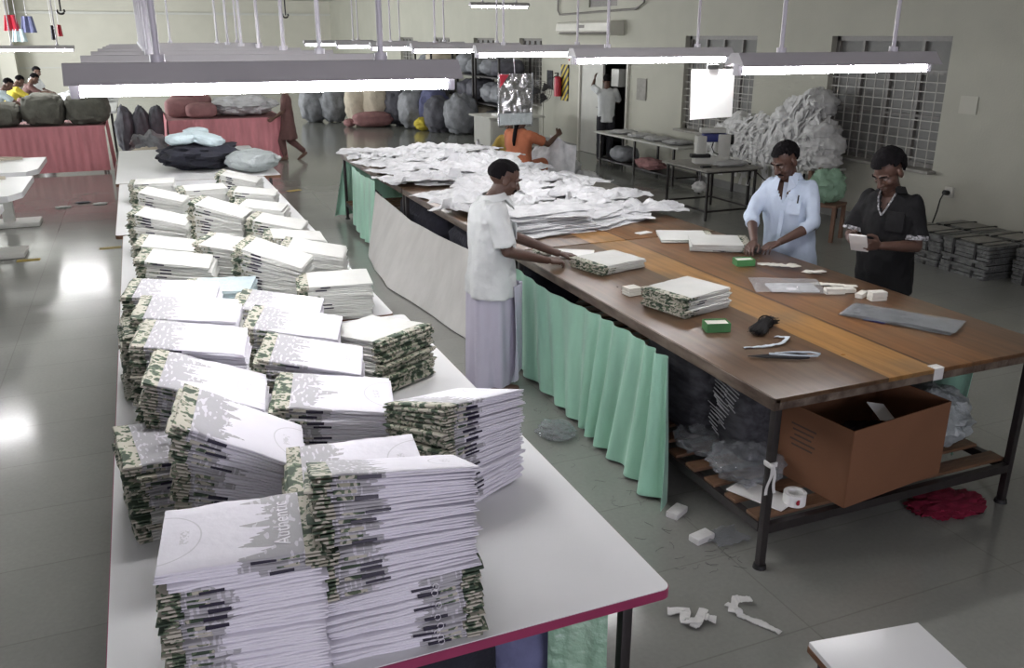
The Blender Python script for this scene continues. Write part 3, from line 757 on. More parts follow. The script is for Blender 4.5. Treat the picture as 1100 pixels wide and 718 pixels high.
def head(bm, c, Mh, s=1.0):
    c = Vector(c)
    def P(*a): return c + Mh @ (Vector(a) * s)
    def E(p, r): ell(bm, P(*p), tuple(q * s for q in r), Mh, 20, 14)
    E((0, -.012, .032), (.073, .092, .084)); E((0, .03, -.03), (.06, .06, .08)); E((0, .04, -.078), (.044, .044, .034)); E((0, .068, -.098), (.019, .017, .016))
    limb(bm, [P(0, .082, .012), P(0, .098, -.012), P(0, .107, -.03)], [.009 * s, .0115 * s, .0145 * s])
    for k in (-1, 1):
        E((k * .013, .094, -.034), (.009, .011, .008)); E((k * .075, -.004, -.012), (.011, .021, .032)); E((k * .036, .058, -.026), (.026, .026, .022))
        limb(bm, [P(k * .012, .084, .022), P(k * .03, .084, .026), P(k * .05, .066, .018)], [.009 * s] * 3)
    limb(bm, [P(-.022, .086, -.062), P(0, .094, -.059), P(.022, .086, -.062)], [.006 * s, .0085 * s, .006 * s])
    limb(bm, [P(-.019, .085, -.071), P(0, .092, -.072), P(.019, .085, -.071)], [.006 * s, .0085 * s, .006 * s])

def eyes_and_hair(root, c, Mh, style, s=1.0):
    c = Vector(c)
    def P(*a): return c + Mh @ (Vector(a) * s)
    for k in (-1, 1):
        b = new(); ell(b, P(k * .031, .0705, .004), .0122 * s); e = part('eye', b, 'eye', root, local=True)
        b = new(); ell(b, P(k * .031, .0795, .001), .0048 * s); part('iris', b, 'iris', e, local=True)
        b = new(); limb(b, [P(k * .014, .093, .027), P(k * .032, .092, .033), P(k * .052, .073, .026)], [.0035 * s, .005 * s, .003 * s]); part('eyebrow', b, 'hair', root, local=True)
    b = bmesh.new(); bmesh.ops.create_uvsphere(b, u_segments=40, v_segments=28, radius=1)
    kill = []
    for v in b.verts:
        x, y, z = v.co
        front = y > .42
        line = (.42 if style != 'balding' else .5) if front else (.12 if abs(x) > .75 and y > -.15 else (-.55 if y < -.1 else .2))
        if style == 'long' and not front: line = -.75
        if z < line + .05 * nz((x, y, z), 7, 3): kill.append(v)
    bmesh.ops.delete(b, geom=kill, context='VERTS')
    vol = {'short': (.081, .101, .094), 'balding': (.078, .097, .088), 'thick': (.09, .112, .112), 'long': (.083, .103, .095)}[style]
    for v in b.verts:
        x, y, z = v.co; k = 1 + .05 * nz((x, y, z), 4, 1) + .035 * nz((x, y, z), 14, 2)
        v.co = Vector((x * vol[0] * k, y * vol[1] * k - .014, z * vol[2] * k + .034)) * s
    bmesh.ops.recalc_face_normals(b, faces=b.faces[:]); bmesh.ops.solidify(b, geom=b.faces[:], thickness=.014 * s)
    bmesh.ops.transform(b, matrix=Matrix.Translation(c) @ Mh.to_4x4(), verts=b.verts)
    part('hair', b, 'hair', root, local=True)

def moustache(root, c, Mh, s=1.06):
    c = Vector(c); b = new()
    def P(*a): return c + Mh @ (Vector(a) * s)
    limb(b, [P(-.03, .083, -.06), P(-.012, .098, -.048), P(0, .101, -.046), P(.012, .098, -.048), P(.03, .083, -.06)], [.004, .0075, .007, .0075, .004])
    part('moustache', b, 'hair', root, local=True)

def hand(bm, wrist, d, back, side, curl=(.35, .4, .3), spread=.06, thumb_in=.3):
    """d = finger direction, back = outward normal of the back of the hand, side = +1 thumb lies towards +lateral"""
    wrist, d, back = Vector(wrist), Vector(d).normalized(), Vector(back); back = (back - d * back.dot(d)).normalized()
    lat = d.cross(back).normalized() * side     # towards the thumb
    ln = (.070, .080, .074, .058); rad = (.0086, .009, .0086, .0076)
    for i in range(4):
        o = (1.5 - i) * .0205
        k0 = wrist + d * .012 + lat * o * .6; k1 = wrist + d * (.088 - .006 * abs(i - 1.2)) + lat * o
        limb(bm, [k0, k1], [.0155, .0112])
        f = (d + lat * spread * (1.5 - i)).normalized(); nrm = back; p = k1; L = ln[i]; pts = [p]
        ang = 0
        for seg, cc in zip((.45, .3, .25), curl):
            ang += cc * (1 + .12 * i)
            dv = f * math.cos(ang) - nrm * math.sin(ang); p = p + dv * L * seg; pts.append(p)
        limb(bm, pts, [rad[i], rad[i] * .95, rad[i] * .88, rad[i] * .74])
    t0 = wrist + d * .022 + lat * .022; t1 = t0 + (d * .55 + lat * .8 - back * .15).normalized() * .04
    t2 = t1 + (d * .85 + lat * (.5 - thumb_in) - back * .3).normalized() * .034; t3 = t2 + (d * .9 + lat * (.15 - thumb_in) - back * .35).normalized() * .027
    limb(bm, [t0, t1, t2, t3], [.0145, .0118, .0105, .0082])

def arm(bm, sh, el, wr, s=1.0):
    sh, el, wr = Vector(sh), Vector(el), Vector(wr)
    limb(bm, [sh, sh.lerp(el, .5), el], [.046 * s, .045 * s, .039 * s])
    limb(bm, [el, el.lerp(wr, .3), wr], [.038 * s, .04 * s, .026 * s])

def leg(bm, hip, kn, an, toe_dir, s=1.0, foot=True):
    hip, kn, an = Vector(hip), Vector(kn), Vector(an)
    limb(bm, [hip, hip.lerp(kn, .5), kn], [.085 * s, .075 * s, .055 * s]); limb(bm, [kn, kn.lerp(an, .35), an], [.05 * s, .055 * s, .035 * s])
    if foot:
        td = Vector(toe_dir).normalized(); z = Vector((0, 0, an.z - .05))
        limb(bm, [an - td * .035 + Vector((0, 0, -.025)), an + td * .07 + Vector((0, 0, -.03)), an + td * .16 + Vector((0, 0, -.042))], [.033, .035, .024])

def ering(c, rx, ry, n=24, Mx=None, ph=0, wob=0, seed=0):
    c = Vector(c); pts = []
    for i in range(n):
        a = 2 * PI * i / n; k = 1 + wob * nz((math.cos(a), math.sin(a), c.z * 2), 2.2, seed)
        p = Vector((rx * k * math.copysign(abs(math.cos(a)) ** .85, math.cos(a)), ry * k * math.copysign(abs(math.sin(a)) ** .85, math.sin(a)), 0))
        pts.append(c + (Mx @ p if Mx else p))
    return pts

def trunk(bm, rings): loft(bm, [ering((0, y, z), rx, ry, 24) for z, y, rx, ry in rings])

def cloth_top(root, name, m, rings, sleeves, voxel=.011, seed=0, fold=.008, vneck=None):
    b = new(); loft(b, [ering((0, y, z), rx, ry, 32) for z, y, rx, ry in rings])
    for pts, rad in sleeves: limb(b, [Vector(p) for p in pts[:-1]], rad[:-1]); cyl(b, pts[-2], pts[-1], rad[-2], rad[-1], 18)
    b = remesh(b, voxel, 2)
    ruffle(b, fold, 8, seed, (1, 1, .5)); ruffle(b, fold * .7, 19, seed + 4, (1, 1, .6))
    zmin = rings[0][0]
    for v in b.verts:     # hanging folds fade in towards the hem
        k = max(0, 1 - (v.co.z - zmin) / .35); a = math.atan2(v.co.y, v.co.x)
        v.co.x *= 1 + .035 * k * math.sin(7 * a + seed); v.co.y *= 1 + .035 * k * math.sin(7 * a + seed)
    if vneck:
        z0, zt, sl, y0 = vneck
        kill = [f for f in b.faces if f.calc_center_median().z > z0 and f.calc_center_median().y > y0 and abs(f.calc_center_median().x) < (f.calc_center_median().z - z0) * sl and f.calc_center_median().z < zt + .1]
        bmesh.ops.delete(b, geom=kill, context='FACES')
    return part(name, b, m, root, local=True)

def lapels(root, m, c, half, drop, dy):
    """two pointed collar wings lying on the chest"""
    for k in (-1, 1):
        b = new(); P_ = [(k * half * .42, dy * .62, .012), (k * half * 1.12, .0, .012), (k * half * 1.2, dy * .62, -drop * .5), (k * half * .5, dy * 1.02, -drop * .95)]
        loft(b, [[Vector(c) + Vector((x, y + o, z)) for x, y, z in P_] for o in (0, .009)]); part('collar_wing', b, m, root, local=True, smooth=False)

def collar(root, m, c, rx, ry, h=.04, gap=.35):
    b = new()
    def fn(u, v):
        a = PI / 2 + gap + (2 * PI - 2 * gap) * u; k = 1 + .28 * v
        return Vector((c[0] + rx * k * math.cos(a), c[1] + ry * k * math.sin(a), c[2] + h * (.5 - v) + .012 * math.sin(a)))
    grid(b, 24, 3, fn, .005); return part('collar', b, m, root, local=True)

# man in the white shirt and lungi, on the aisle side of the brown table
p = thing('person', 'person in white short-sleeved shirt and lilac-white lungi working at the table edge', 'person', (2.115, 5.46, 0), math.radians(-97)); p.scale = (1.12, 1.1, .98)
hc, Mh = (0, .085, 1.545), rotm(.42, .04)
b = new(); head(b, hc, Mh, 1.06); limb(b, [(0, .0, 1.37), (0, .05, 1.45), (0, .075, 1.5)], [.07, .057, .055])
trunk(b, [(.80, 0, .14, .1), (.95, 0, .15, .105), (1.15, .01, .15, .1), (1.3, 0, .16, .09), (1.38, -.005, .12, .07)])
arm(b, (.15, -.01, 1.345), (.235, .045, 1.09), (.145, .325, .985)); arm(b, (-.15, 0, 1.34), (-.24, .16, 1.10), (-.05, .46, .975))
hand(b, (.14, .34, .98), (-.25, .9, -.12), (.25, .1, .95), -1, (.5, .6, .4)); hand(b, (-.04, .475, .972), (.25, .9, -.16), (0, .15, 1), 1, (.15, .2, .15), .1)
for k in (-1, 1): leg(b, (k * .085, 0, .84), (k * .09, .02, .46), (k * .1, -.03, .075), (k * .15, 1, 0))
part('body', remesh(b, .0048, 2), 'skin', p, local=True)
eyes_and_hair(p, hc, Mh, 'balding', 1.06); moustache(p, hc, Mh)
cloth_top(p, 'shirt', 'shirt_white', [(.735, -.005, .205, .16), (.80, -.005, .20, .155), (.95, 0, .185, .145), (1.12, 0, .19, .14), (1.27, -.01, .20, .125), (1.36, -.012, .17, .10), (1.415, .012, .075, .07)],
          [(((.145, -.01, 1.345), (.20, .01, 1.25), (.232, .035, 1.125)), (.066, .068, .076)), (((-.145, 0, 1.345), (-.2, .07, 1.25), (-.235, .13, 1.14)), (.066, .068, .076))], seed=2, fold=.013, vneck=(1.27, 1.42, .32, .05))
collar(p, 'shirt_white', (0, .02, 1.43), .078, .074, .045, .6); lapels(p, 'shirt_white', (0, .06, 1.42), .07, .09, .075)
b = new(); box(b, (.085, .128, 1.2), (.1, .006, .11), bev=.002); part('pocket', b, 'shirt_white', p, local=True)
b = new()
def fn(u, v):
    z = .05 + .80 * v; a = 2 * PI * u; f = 1 + (.07 * math.sin(a * 7 + 2 * v) + .04 * math.sin(a * 13)) * (1 - .6 * v)
    rx, ry = (.185 - .02 * (1 - v)), (.145 + .015 * (1 - v)); x = rx * f * math.cos(a); y = ry * f * math.sin(a) - .005
    return Vector((x, y, z + .02 * math.sin(a + 1) * (1 - v)))
grid(b, 72, 20, fn, .006); lg = part('lungi', b, 'lungi', p, local=True)
b = new()
grid(b, 10, 20, lambda u, v: Vector((.172 - .16 * u + .012 * math.sin(u * 9), .105 + .075 * math.sin(u * 2.2) + .012 * math.sin(u * 14 + v * 3), .1 + .72 * v + .12 * u * (1 - v))), .005); part('front_fold', b, 'lungi', lg, local=True)

# man in the pale blue shirt behind the far edge
p = thing('person', 'person in pale blue long-sleeved shirt bending over folded shirts on the table', 'person', (4.52, 5.28, 0), math.radians(118))
hc, Mh = (.01, .17, 1.555), rotm(.58, -.42)
b = new(); head(b, hc, Mh, 1.1); limb(b, [(0, .06, 1.37), (0, .11, 1.45), (0, .15, 1.51)], [.07, .06, .058])
trunk(b, [(.82, -.06, .14, .1), (.97, -.03, .15, .1), (1.15, .03, .15, .1), (1.3, .06, .16, .09), (1.38, .065, .12, .07)])
arm(b, (.155, .06, 1.35), (.225, .2, 1.11), (.07, .46, .985)); arm(b, (-.155, .06, 1.35), (-.235, .14, 1.09), (-.09, .36, .985))
hand(b, (.067, .475, .98), (-.1, .9, -.3), (.1, .25, .95), -1, (.3, .35, .3)); hand(b, (-.08, .375, .978), (.45, .85, -.25), (0, .2, .95), 1, (.35, .4, .3))
for k in (-1, 1): leg(b, (k * .09, -.05, .84), (k * .1, 0, .46), (k * .1, -.06, .075), (k * .15, 1, 0))
part('body', remesh(b, .0048, 2), 'skin', p, local=True)
eyes_and_hair(p, hc, Mh, 'short', 1.12); moustache(p, hc, Mh, 1.1)
cloth_top(p, 'shirt', 'shirt_blue', [(.70, -.07, .21, .155), (.80, -.06, .205, .15), (.97, -.02, .19, .14), (1.15, .03, .2, .14), (1.29, .055, .205, .125), (1.37, .06, .17, .1), (1.42, .075, .075, .07)],
          [(((.145, .06, 1.35), (.195, .135, 1.23), (.225, .20, 1.12), (.175, .285, 1.08)), (.06, .058, .055, .054)), (((-.145, .06, 1.35), (-.2, .10, 1.23), (-.235, .14, 1.10), (-.19, .21, 1.06)), (.06, .058, .055, .054))], seed=7, vneck=(1.24, 1.42, .5, .08), fold=.014)
collar(p, 'shirt_blue', (0, .08, 1.435), .08, .076, .045, .6); lapels(p, 'shirt_blue', (0, .115, 1.43), .078, .11, .085)
b = new(); box(b, (-.09, .178, 1.22), (.11, .006, .12), bev=.002, rx=.12); po = part('pocket', b, 'shirt_blue', p, local=True)
b = new(); cyl(b, (-.12, .186, 1.25), (-.125, .187, 1.31), .005); part('pen', b, 'black_rubber', po, local=True)
b = new(); box(b, (0, .165, 1.15), (.03, .008, .48), bev=.002, rx=.1); part('placket', b, 'shirt_blue', p, local=True)
b = new(); trunk(b, [(.06, -.05, .17, .1), (.45, -.03, .18, .11), (.8, -.06, .185, .13), (.92, -.05, .17, .12)]); part('trousers', remesh(b, .015), 'trouser', p, local=True)

# man in the black shirt reading a card
p = thing('person', 'person in black short-sleeved shirt holding a white card with both hands', 'person', (4.62, 4.40, 0), math.radians(112))
hc, Mh = (0, .12, 1.585), rotm(.66, -.3)
b = new(); head(b, hc, Mh, 1.12); limb(b, [(0, .0, 1.4), (0, .06, 1.48), (0, .1, 1.54)], [.072, .058, .055])
trunk(b, [(.82, -.04, .14, .1), (.97, -.02, .15, .1), (1.15, .0, .155, .1), (1.32, .01, .165, .095), (1.41, .01, .12, .07)])
arm(b, (.155, .0, 1.37), (.215, .09, 1.12), (.105, .31, 1.13)); arm(b, (-.155, .0, 1.37), (-.225, .06, 1.10), (-.085, .29, 1.12))
hand(b, (.1, .325, 1.135), (-.45, .8, .15), (.75, .5, -.2), -1, (.6, .7, .5), .03); hand(b, (-.075, .305, 1.125), (.35, .9, .1), (-.75, .5, -.2), 1, (.6, .7, .5), .03)
for k in (-1, 1): leg(b, (k * .09, -.03, .84), (k * .1, 0, .46), (k * .1, -.05, .075), (k * .15, 1, 0))
part('body', remesh(b, .0048, 2), 'skin', p, local=True)
eyes_and_hair(p, hc, Mh, 'thick', 1.12)
sh = cloth_top(p, 'shirt', 'shirt_black', [(.74, -.05, .2, .15), (.84, -.04, .195, .145), (1.0, -.015, .188, .14), (1.17, .0, .2, .14), (1.31, .005, .212, .13), (1.39, .005, .18, .1), (1.44, .02, .078, .07)],
          [(((.15, .0, 1.37), (.19, .03, 1.27), (.208, .07, 1.16)), (.062, .063, .07)), (((-.15, .0, 1.37), (-.195, .02, 1.27), (-.218, .05, 1.15)), (.062, .063, .072))], seed=11, vneck=(1.30, 1.44, .3, .05), fold=.014)
collar(p, 'shirt_black', (0, .025, 1.455), .08, .076, .045, .6)
for s_, c0, c1 in ((1, (.206, .066, 1.175), (.209, .072, 1.15)), (-1, (-.216, .046, 1.17), (-.219, .052, 1.14))):
    b = new(); cyl(b, c0, c1, .0725, .074, 20); part('sleeve_trim', b, 'check', sh, local=True, label='checked sleeve edge')
b = new(); box(b, (-.095, .143, 1.26), (.12, .008, .13), bev=.002, rx=.05); part('pocket', b, 'shirt_black', p, local=True)
b = new(); tube(b, [(.055, .075, 1.45), (.05, .11, 1.40), (.03, .135, 1.33), (0, .145, 1.29)], .006, 6); tube(b, [(-.055, .075, 1.45), (-.045, .11, 1.40), (-.02, .135, 1.33), (0, .145, 1.29)], .006, 6); part('neck_trim', b, 'check', p, local=True)
b = new(); trunk(b, [(.06, -.05, .17, .1), (.45, -.03, .18, .11), (.8, -.05, .185, .13), (.92, -.04, .17, .12)]); part('trousers', remesh(b, .015), 'trouser', p, local=True)
# the card he holds
b = new(); box(b, (.01, .42, 1.145), (.11, .01, .17), rx=-.75, rz=.2, bev=.001); bmesh.ops.transform(b, matrix=Matrix.Translation(p.location) @ Euler(p.rotation_euler).to_matrix().to_4x4(), verts=b.verts)
solo('card', b, 'paper', 'white card held in the hands of the black-shirted person', 'card')

def simple_person(label, loc, rz, hc, pitch, style, top_m, top_rings, arms, legs=None, bottom=None, sleeves=(), hands=True, skin='skin_light', group=None, hyaw=0, topname='shirt', vox=.008):
    p = thing('person', label, 'person', loc, rz, group); Mh = rotm(pitch, hyaw)
    b = new(); head(b, hc, Mh); zt = top_rings[-1]
    limb(b, [(0, zt[1] - .02, zt[0] - .06), (0, (zt[1] + hc[1]) / 2 - .01, (zt[0] + hc[2]) / 2), (0, hc[1] - .02, hc[2] - .05)], [.068, .056, .054])
    trunk(b, [(z, y, rx * .8, ry * .75) for z, y, rx, ry in top_rings])
    for k, (sh, el, wr, dr, bk) in enumerate(arms):
        arm(b, sh, el, wr, .92); hand(b, wr, dr, bk, -1 if sh[0] > 0 else 1, (.4, .45, .3))
    for hip, kn, an, td in (legs or ()): leg(b, hip, kn, an, td, .9)
    part('body', remesh(b, vox, 2), skin, p, local=True)
    eyes_and_hair(p, hc, Mh, style)
    cloth_top(p, topname, top_m, top_rings, sleeves, .014, 3, .009)
    if bottom:
        b = new()
        for pts, rad in bottom[1]: limb(b, [Vector(q) for q in pts], rad)
        b = remesh(b, .014, 2); ruffle(b, .008, 8, 5); part(bottom[0], b, bottom[2], p, local=True)
    return p
TR = [(.78, 0, .17, .125), (.95, 0, .17, .12), (1.15, 0, .18, .12), (1.3, 0, .185, .11), (1.39, 0, .15, .09), (1.44, .01, .07, .065)]
std_legs = [((-.09, 0, .85), (-.095, .03, .46), (-.1, 0, .075), (-.1, 1, 0)), ((.09, 0, .85), (.095, .03, .46), (.1, 0, .075), (.1, 1, 0))]
trous = ('trousers', [[((-.085, 0, .86), (-.095, .02, .45), (-.1, 0, .09)), (.105, .085, .07)], [((.085, 0, .86), (.095, .02, .45), (.1, 0, .09)), (.105, .085, .07)], [((-.05, 0, .86), (.05, 0, .86)), (.1, .1)]], 'trouser')
simple_person('person in white shirt and dark trousers seen from behind in the doorway', (8.60, 15.75, 0), math.radians(-20), (0, .04, 1.58), .1, 'short', 'shirt_white', TR,
    [((-.18, 0, 1.36), (-.26, .2, 1.45), (-.2, .38, 1.58), (.1, .3, .95), (-.8, 0, .1)), ((.18, 0, 1.36), (.26, .12, 1.16), (.16, .32, 1.3), (-.1, .6, .75), (.8, .1, 0))], std_legs, trous,
    [(((-.165, 0, 1.37), (-.215, .1, 1.41), (-.25, .18, 1.44)), (.07, .068, .068)), (((.165, 0, 1.37), (.22, .05, 1.27), (.25, .1, 1.19)), (.07, .068, .068))])
# white carton the doorway person reaches to
b = new(); box(b, (8.98, 15.95, 1.62), (.2, .3, .34), bev=.01); bb = solo('wall_box', b, 'machine', 'white box on the doorway side that the white-shirted person reaches to', 'box')
# walking woman
p = simple_person('barefoot person in long dark maroon dress walking behind the pink table', (2.72, 18.4, 0), math.radians(75), (0, .05, 1.43), .15, 'long', 'maroon_cloth',
    [(.42, 0, .2, .17), (.6, 0, .18, .15), (.8, 0, .165, .13), (1.0, 0, .155, .115), (1.2, 0, .16, .105), (1.27, 0, .13, .08), (1.31, .01, .06, .06)],
    [((-.16, 0, 1.22), (-.2, .06, .98), (-.17, .25, .85), (0, .8, -.4), (-1, 0, .1)), ((.16, 0, 1.22), (.2, -.03, .97), (.19, .06, .76), (0, .1, -1), (1, 0, 0))],
    [((-.07, 0, .75), (-.075, .14, .4), (-.075, .1, .06), (0, 1, 0)), ((.07, 0, .75), (.08, .0, .40), (.08, -.28, .13), (0, .75, -.5))],
    ('trousers', [[((-.07, 0, .75), (-.075, .14, .4), (-.075, .105, .14)), (.09, .075, .055)], [((.07, 0, .75), (.08, .0, .4), (.08, -.26, .19)), (.09, .075, .055)]], 'maroon_cloth'),
    [(((-.14, 0, 1.23), (-.18, .04, 1.08), (-.19, .06, 1.0)), (.06, .058, .056)), (((.14, 0, 1.23), (.18, 0, 1.08), (.195, -.02, 1.0)), (.06, .058, .056))], topname='dress')
# seated woman in orange, back to us
def seated(label, loc, rz, m, hc, pitch, style, armset, sl):
    return simple_person(label, loc, rz, hc, pitch, style, m,
      [(.30, 0, .24, .22), (.42, 0, .20, .17), (.6, .03, .17, .13), (.78, .05, .18, .125), (.86, .055, .15, .1), (.91, .07, .065, .065)], armset,
      [((-.1, .05, .4), (-.16, .42, .42), (-.15, .4, .075), (0, 1, 0)), ((.1, .05, .4), (.16, .42, .42), (.15, .4, .075), (0, 1, 0))],
      ('trousers', [[((-.1, .05, .38), (-.16, .42, .42), (-.15, .42, .12)), (.1, .085, .07)], [((.1, .05, .38), (.16, .42, .42), (.15, .42, .12)), (.1, .085, .07)]], m), sl, topname='dress')
OX, OY = 5.06, 11.95
p = seated('person in orange dress with a long plait sitting with back turned', (OX, OY, .1), math.radians(-50), 'orange_cloth', (0, .13, 1.03), .35, 'long',
    [((-.16, .05, .82), (-.22, .22, .65), (-.1, .42, .68), (.4, .8, .1), (-.6, 0, .8)), ((.17, .05, .82), (.32, .25, .70), (.34, .50, .80), (.1, .8, .4), (.8, -.1, .5))],
    [(((-.15, .05, .83), (-.2, .15, .72), (-.22, .2, .67)), (.068, .066, .064)), (((.15, .05, .83), (.22, .13, .77), (.28, .2, .73)), (.068, .066, .064))])
b = new(); tube(b, [(0, .05, 1.02), (0, -.03, .95), (.005, -.08, .86), (0, -.1, .76), (0, -.1, .70)], [.03, .03, .028, .024, .012], 10); part('plait', b, 'hair', p, local=True); p.scale = (1.14, 1.14, 1.14)
seated('person in mustard yellow sitting opposite the orange-dressed one', (OX + .5, OY + 1.45, 0), math.radians(140), 'mustard_cloth', (0, .1, 1.08), .4, 'long',
    [((-.16, .05, .82), (-.22, .2, .64), (-.1, .4, .62), (.4, .8, .1), (-.6, 0, .8)), ((.16, .05, .82), (.22, .2, .64), (.1, .4, .62), (-.4, .8, .1), (.6, 0, .8))],
    [(((-.15, .05, .83), (-.2, .15, .72), (-.22, .2, .67)), (.068, .066, .064)), (((.15, .05, .83), (.2, .15, .72), (.22, .2, .67)), (.068, .066, .064))])
for nm, x, y, r_ in (('orange-dressed', OX, OY, math.radians(-50)), ('mustard-dressed', OX + .5, OY + 1.45, math.radians(140))):
    t = thing('low_stool', 'low wooden stool under the %s seated person' % nm, 'stool', (x, y, 0), r_)
    if nm[0] == 'o': t.scale = (1.1, 1.1, 1.48)
    b = new(); box(b, (0, 0, .285), (.36, .3, .03), bev=.005); part('seat', b, 'wood_post', t, local=True)
    for sx in (-1, 1):
        for sy in (-1, 1):
            b = new(); box(b, (sx * .14, sy * .11, .135), (.035, .035, .27)); part('leg', b, 'wood_post', t, local=True)
# workers round the far left table
lean = [(.80, -.12, .17, .12), (.95, -.08, .17, .12), (1.12, .02, .175, .12), (1.25, .1, .18, .11), (1.32, .14, .15, .09), (1.37, .17, .07, .065)]
def leaner(label, loc, rz, m, style='short', pitch=.7):
    simple_person(label, loc, rz, (0, .28, 1.48), pitch, style, m, lean,
      [((-.17, .13, 1.30), (-.24, .36, 1.12), (-.15, .58, .97), (.1, .9, -.2), (0, .2, 1)), ((.17, .13, 1.30), (.24, .36, 1.12), (.15, .58, .97), (-.1, .9, -.2), (0, .2, 1))],
      [((-.09, -.12, .84), (-.1, -.06, .46), (-.1, -.14, .075), (0, 1, 0)), ((.09, -.12, .84), (.1, -.06, .46), (.1, -.14, .075), (0, 1, 0))],
      ('trousers', [[((-.085, -.12, .86), (-.1, -.06, .45), (-.1, -.14, .09)), (.105, .085, .07)], [((.085, -.12, .86), (.1, -.06, .45), (.1, -.14, .09)), (.105, .085, .07)]], 'trouser'),
      [(((-.155, .13, 1.31), (-.2, .22, 1.22), (-.23, .3, 1.16)), (.068, .066, .066)), (((.155, .13, 1.31), (.2, .22, 1.22), (.23, .3, 1.16)), (.068, .066, .066))], vox=.01)
leaner('person in yellow shirt leaning over the far left white table', (-2.62, 22.2, 0), math.radians(-62), 'yellow_cloth')
leaner('person in dark maroon shirt leaning beside the yellow-shirted one', (-2.45, 23.4, 0), math.radians(-70), 'maroon_cloth')
simple_person('person in white shirt standing farthest back at the far left table', (-2.35, 25.2, 0), math.radians(-110), (0, .09, 1.58), .4, 'short', 'shirt_white', TR,
    [((-.18, 0, 1.36), (-.24, .1, 1.12), (-.1, .33, 1.08), (.3, .9, 0), (-.3, 0, .9)), ((.18, 0, 1.36), (.24, .1, 1.12), (.1, .33, 1.08), (-.3, .9, 0), (.3, 0, .9))], std_legs, trous,
    [(((-.165, 0, 1.37), (-.21, .05, 1.26), (-.23, .08, 1.18)), (.07, .068, .068)), (((.165, 0, 1.37), (.21, .05, 1.26), (.23, .08, 1.18)), (.07, .068, .068))])
leaner('person in pale blue shirt cut by the left picture edge', (-2.72, 20.9, 0), math.radians(-80), 'pale_blue_cloth')

# ------------------------------------------------------------------ cloth helpers
def curtain(bm, top, bot, nu, nv, amp, waves, normal=(-1, 0, 0), thick=.003, seed=0, grow=1.0, sag=0.0):
    """top and bot are polylines; folds run down"""
    def at(pl, u):
        u = max(0, min(.9999, u)) * (len(pl) - 1); i = int(u); return Vector(pl[i]).lerp(Vector(pl[i + 1]), u - i)
    n = Vector(normal)
    def fn(u, v):
        p = at(top, u).lerp(at(bot, u), v)
        k = amp * (.35 + .65 * v) * (1 + (grow - 1) * u) * (.75 + .7 * nz((u * waves * .45, 0, 0), 1, seed + 7))
        return p + n * k * (math.sin(2 * PI * waves * u + 2.6 * nz((u * 5, .25 * v, 0), 1, seed)) + .5 * nz((u * waves * 1.7, v * 1.5, 0), 1, seed + 3)) + Vector((0, 0, -sag * math.sin(PI * u) * (1 - v)))
    grid(bm, nu, nv, fn, thick); return bm

def heap(bm, c, r, seed, amp=.25, scale=3.0, seg=48, rings=26, flat=.0):
    """a crumpled mound or sack resting on its flat base; c = base centre"""
    t = bmesh.new(); bmesh.ops.create_uvsphere(t, u_segments=seg, v_segments=rings, radius=1)
    for v in t.verts:
        d = v.co.copy()
        k = 1 + amp * (nz(d, scale, seed) + .5 * nz(d, scale * 2.3, seed + 2) + .3 * abs(nz(d, scale * 5, seed + 4)))
        q = d * k
        if flat: q = Vector((math.copysign(abs(q.x) ** (1 - flat), q.x), math.copysign(abs(q.y) ** (1 - flat), q.y), math.copysign(abs(q.z) ** (1 - flat), q.z)))
        z = q.z
        v.co = Vector((c[0] + q.x * r[0], c[1] + q.y * r[1], c[2] + max(0, (z * .5 + .5) * r[2] if z > -.99 else 0)))
    merge(bm, t); return bm

# curtains of the brown tables
b = new(); curtain(b, [(2.425, 5.86, .80), (2.425, 5.2, .77), (2.425, 4.5, .81), (2.425, 4.0, .82), (2.425, 3.66, .80)], [(2.42, 5.86, .03), (2.40, 5.0, .03), (2.38, 4.5, .03), (2.36, 4.1, .02), (2.33, 3.45, .02)], 150, 24, .028, 11, seed=2, grow=2.0)
solo('curtain', b, 'green_cloth', 'wide mint green curtain hanging from the near table\'s aisle side', 'curtain')
b = new(); curtain(b, [(2.42, 9.95, .70), (2.42, 9.2, .66), (2.42, 8.5, .63), (2.42, 7.6, .66), (2.42, 6.6, .72), (2.42, 5.95, .74)], [(2.25, 9.75, .03), (2.12, 9.0, .02), (2.1, 8.3, .01), (2.22, 7.2, .01), (2.3, 6.4, .01), (2.34, 5.95, .02)], 100, 22, .02, 3.2, seed=5)
solo('curtain', b, 'white_cloth', 'large greyish white sheet sagging along the middle brown table', 'curtain')
b = new(); curtain(b, [(2.42, 11.2, .84), (2.41, 10.6, .80), (2.42, 9.98, .82)], [(2.4, 11.2, .10), (2.36, 10.5, .03), (2.36, 9.9, .02)], 50, 16, .03, 5, seed=8)
solo('curtain', b, 'green_cloth', 'mint green curtain left of the sagging white sheet', 'curtain')
b = new(); curtain(b, [(2.50, 12.03, .86), (2.9, 12.05, .86), (3.4, 12.05, .86)], [(2.3, 11.92, .06), (2.8, 12.08, .05), (3.4, 12.05, .05)], 50, 16, .03, 5, normal=(0, 1, 0), seed=9)
solo('curtain', b, 'green_cloth', 'mint green curtain at the far end of the brown tables', 'curtain')
b = new(); curtain(b, [(4.17, 4.5, .84), (4.17, 3.9, .84), (4.17, 3.2, .84)], [(4.15, 4.5, .12), (4.17, 3.9, .1), (4.17, 3.25, .08)], 60, 16, .03, 6, seed=12)
solo('curtain', b, 'green_cloth', 'mint green curtain behind the carton on the table\'s far side', 'curtain')
b = new(); heap(b, (2.62, 11.2, .265), (.16, .28, .26), 5, .2); solo('bag', b, 'grey_sack', 'grey bag on the shelf under the farthest brown table end', 'bag')
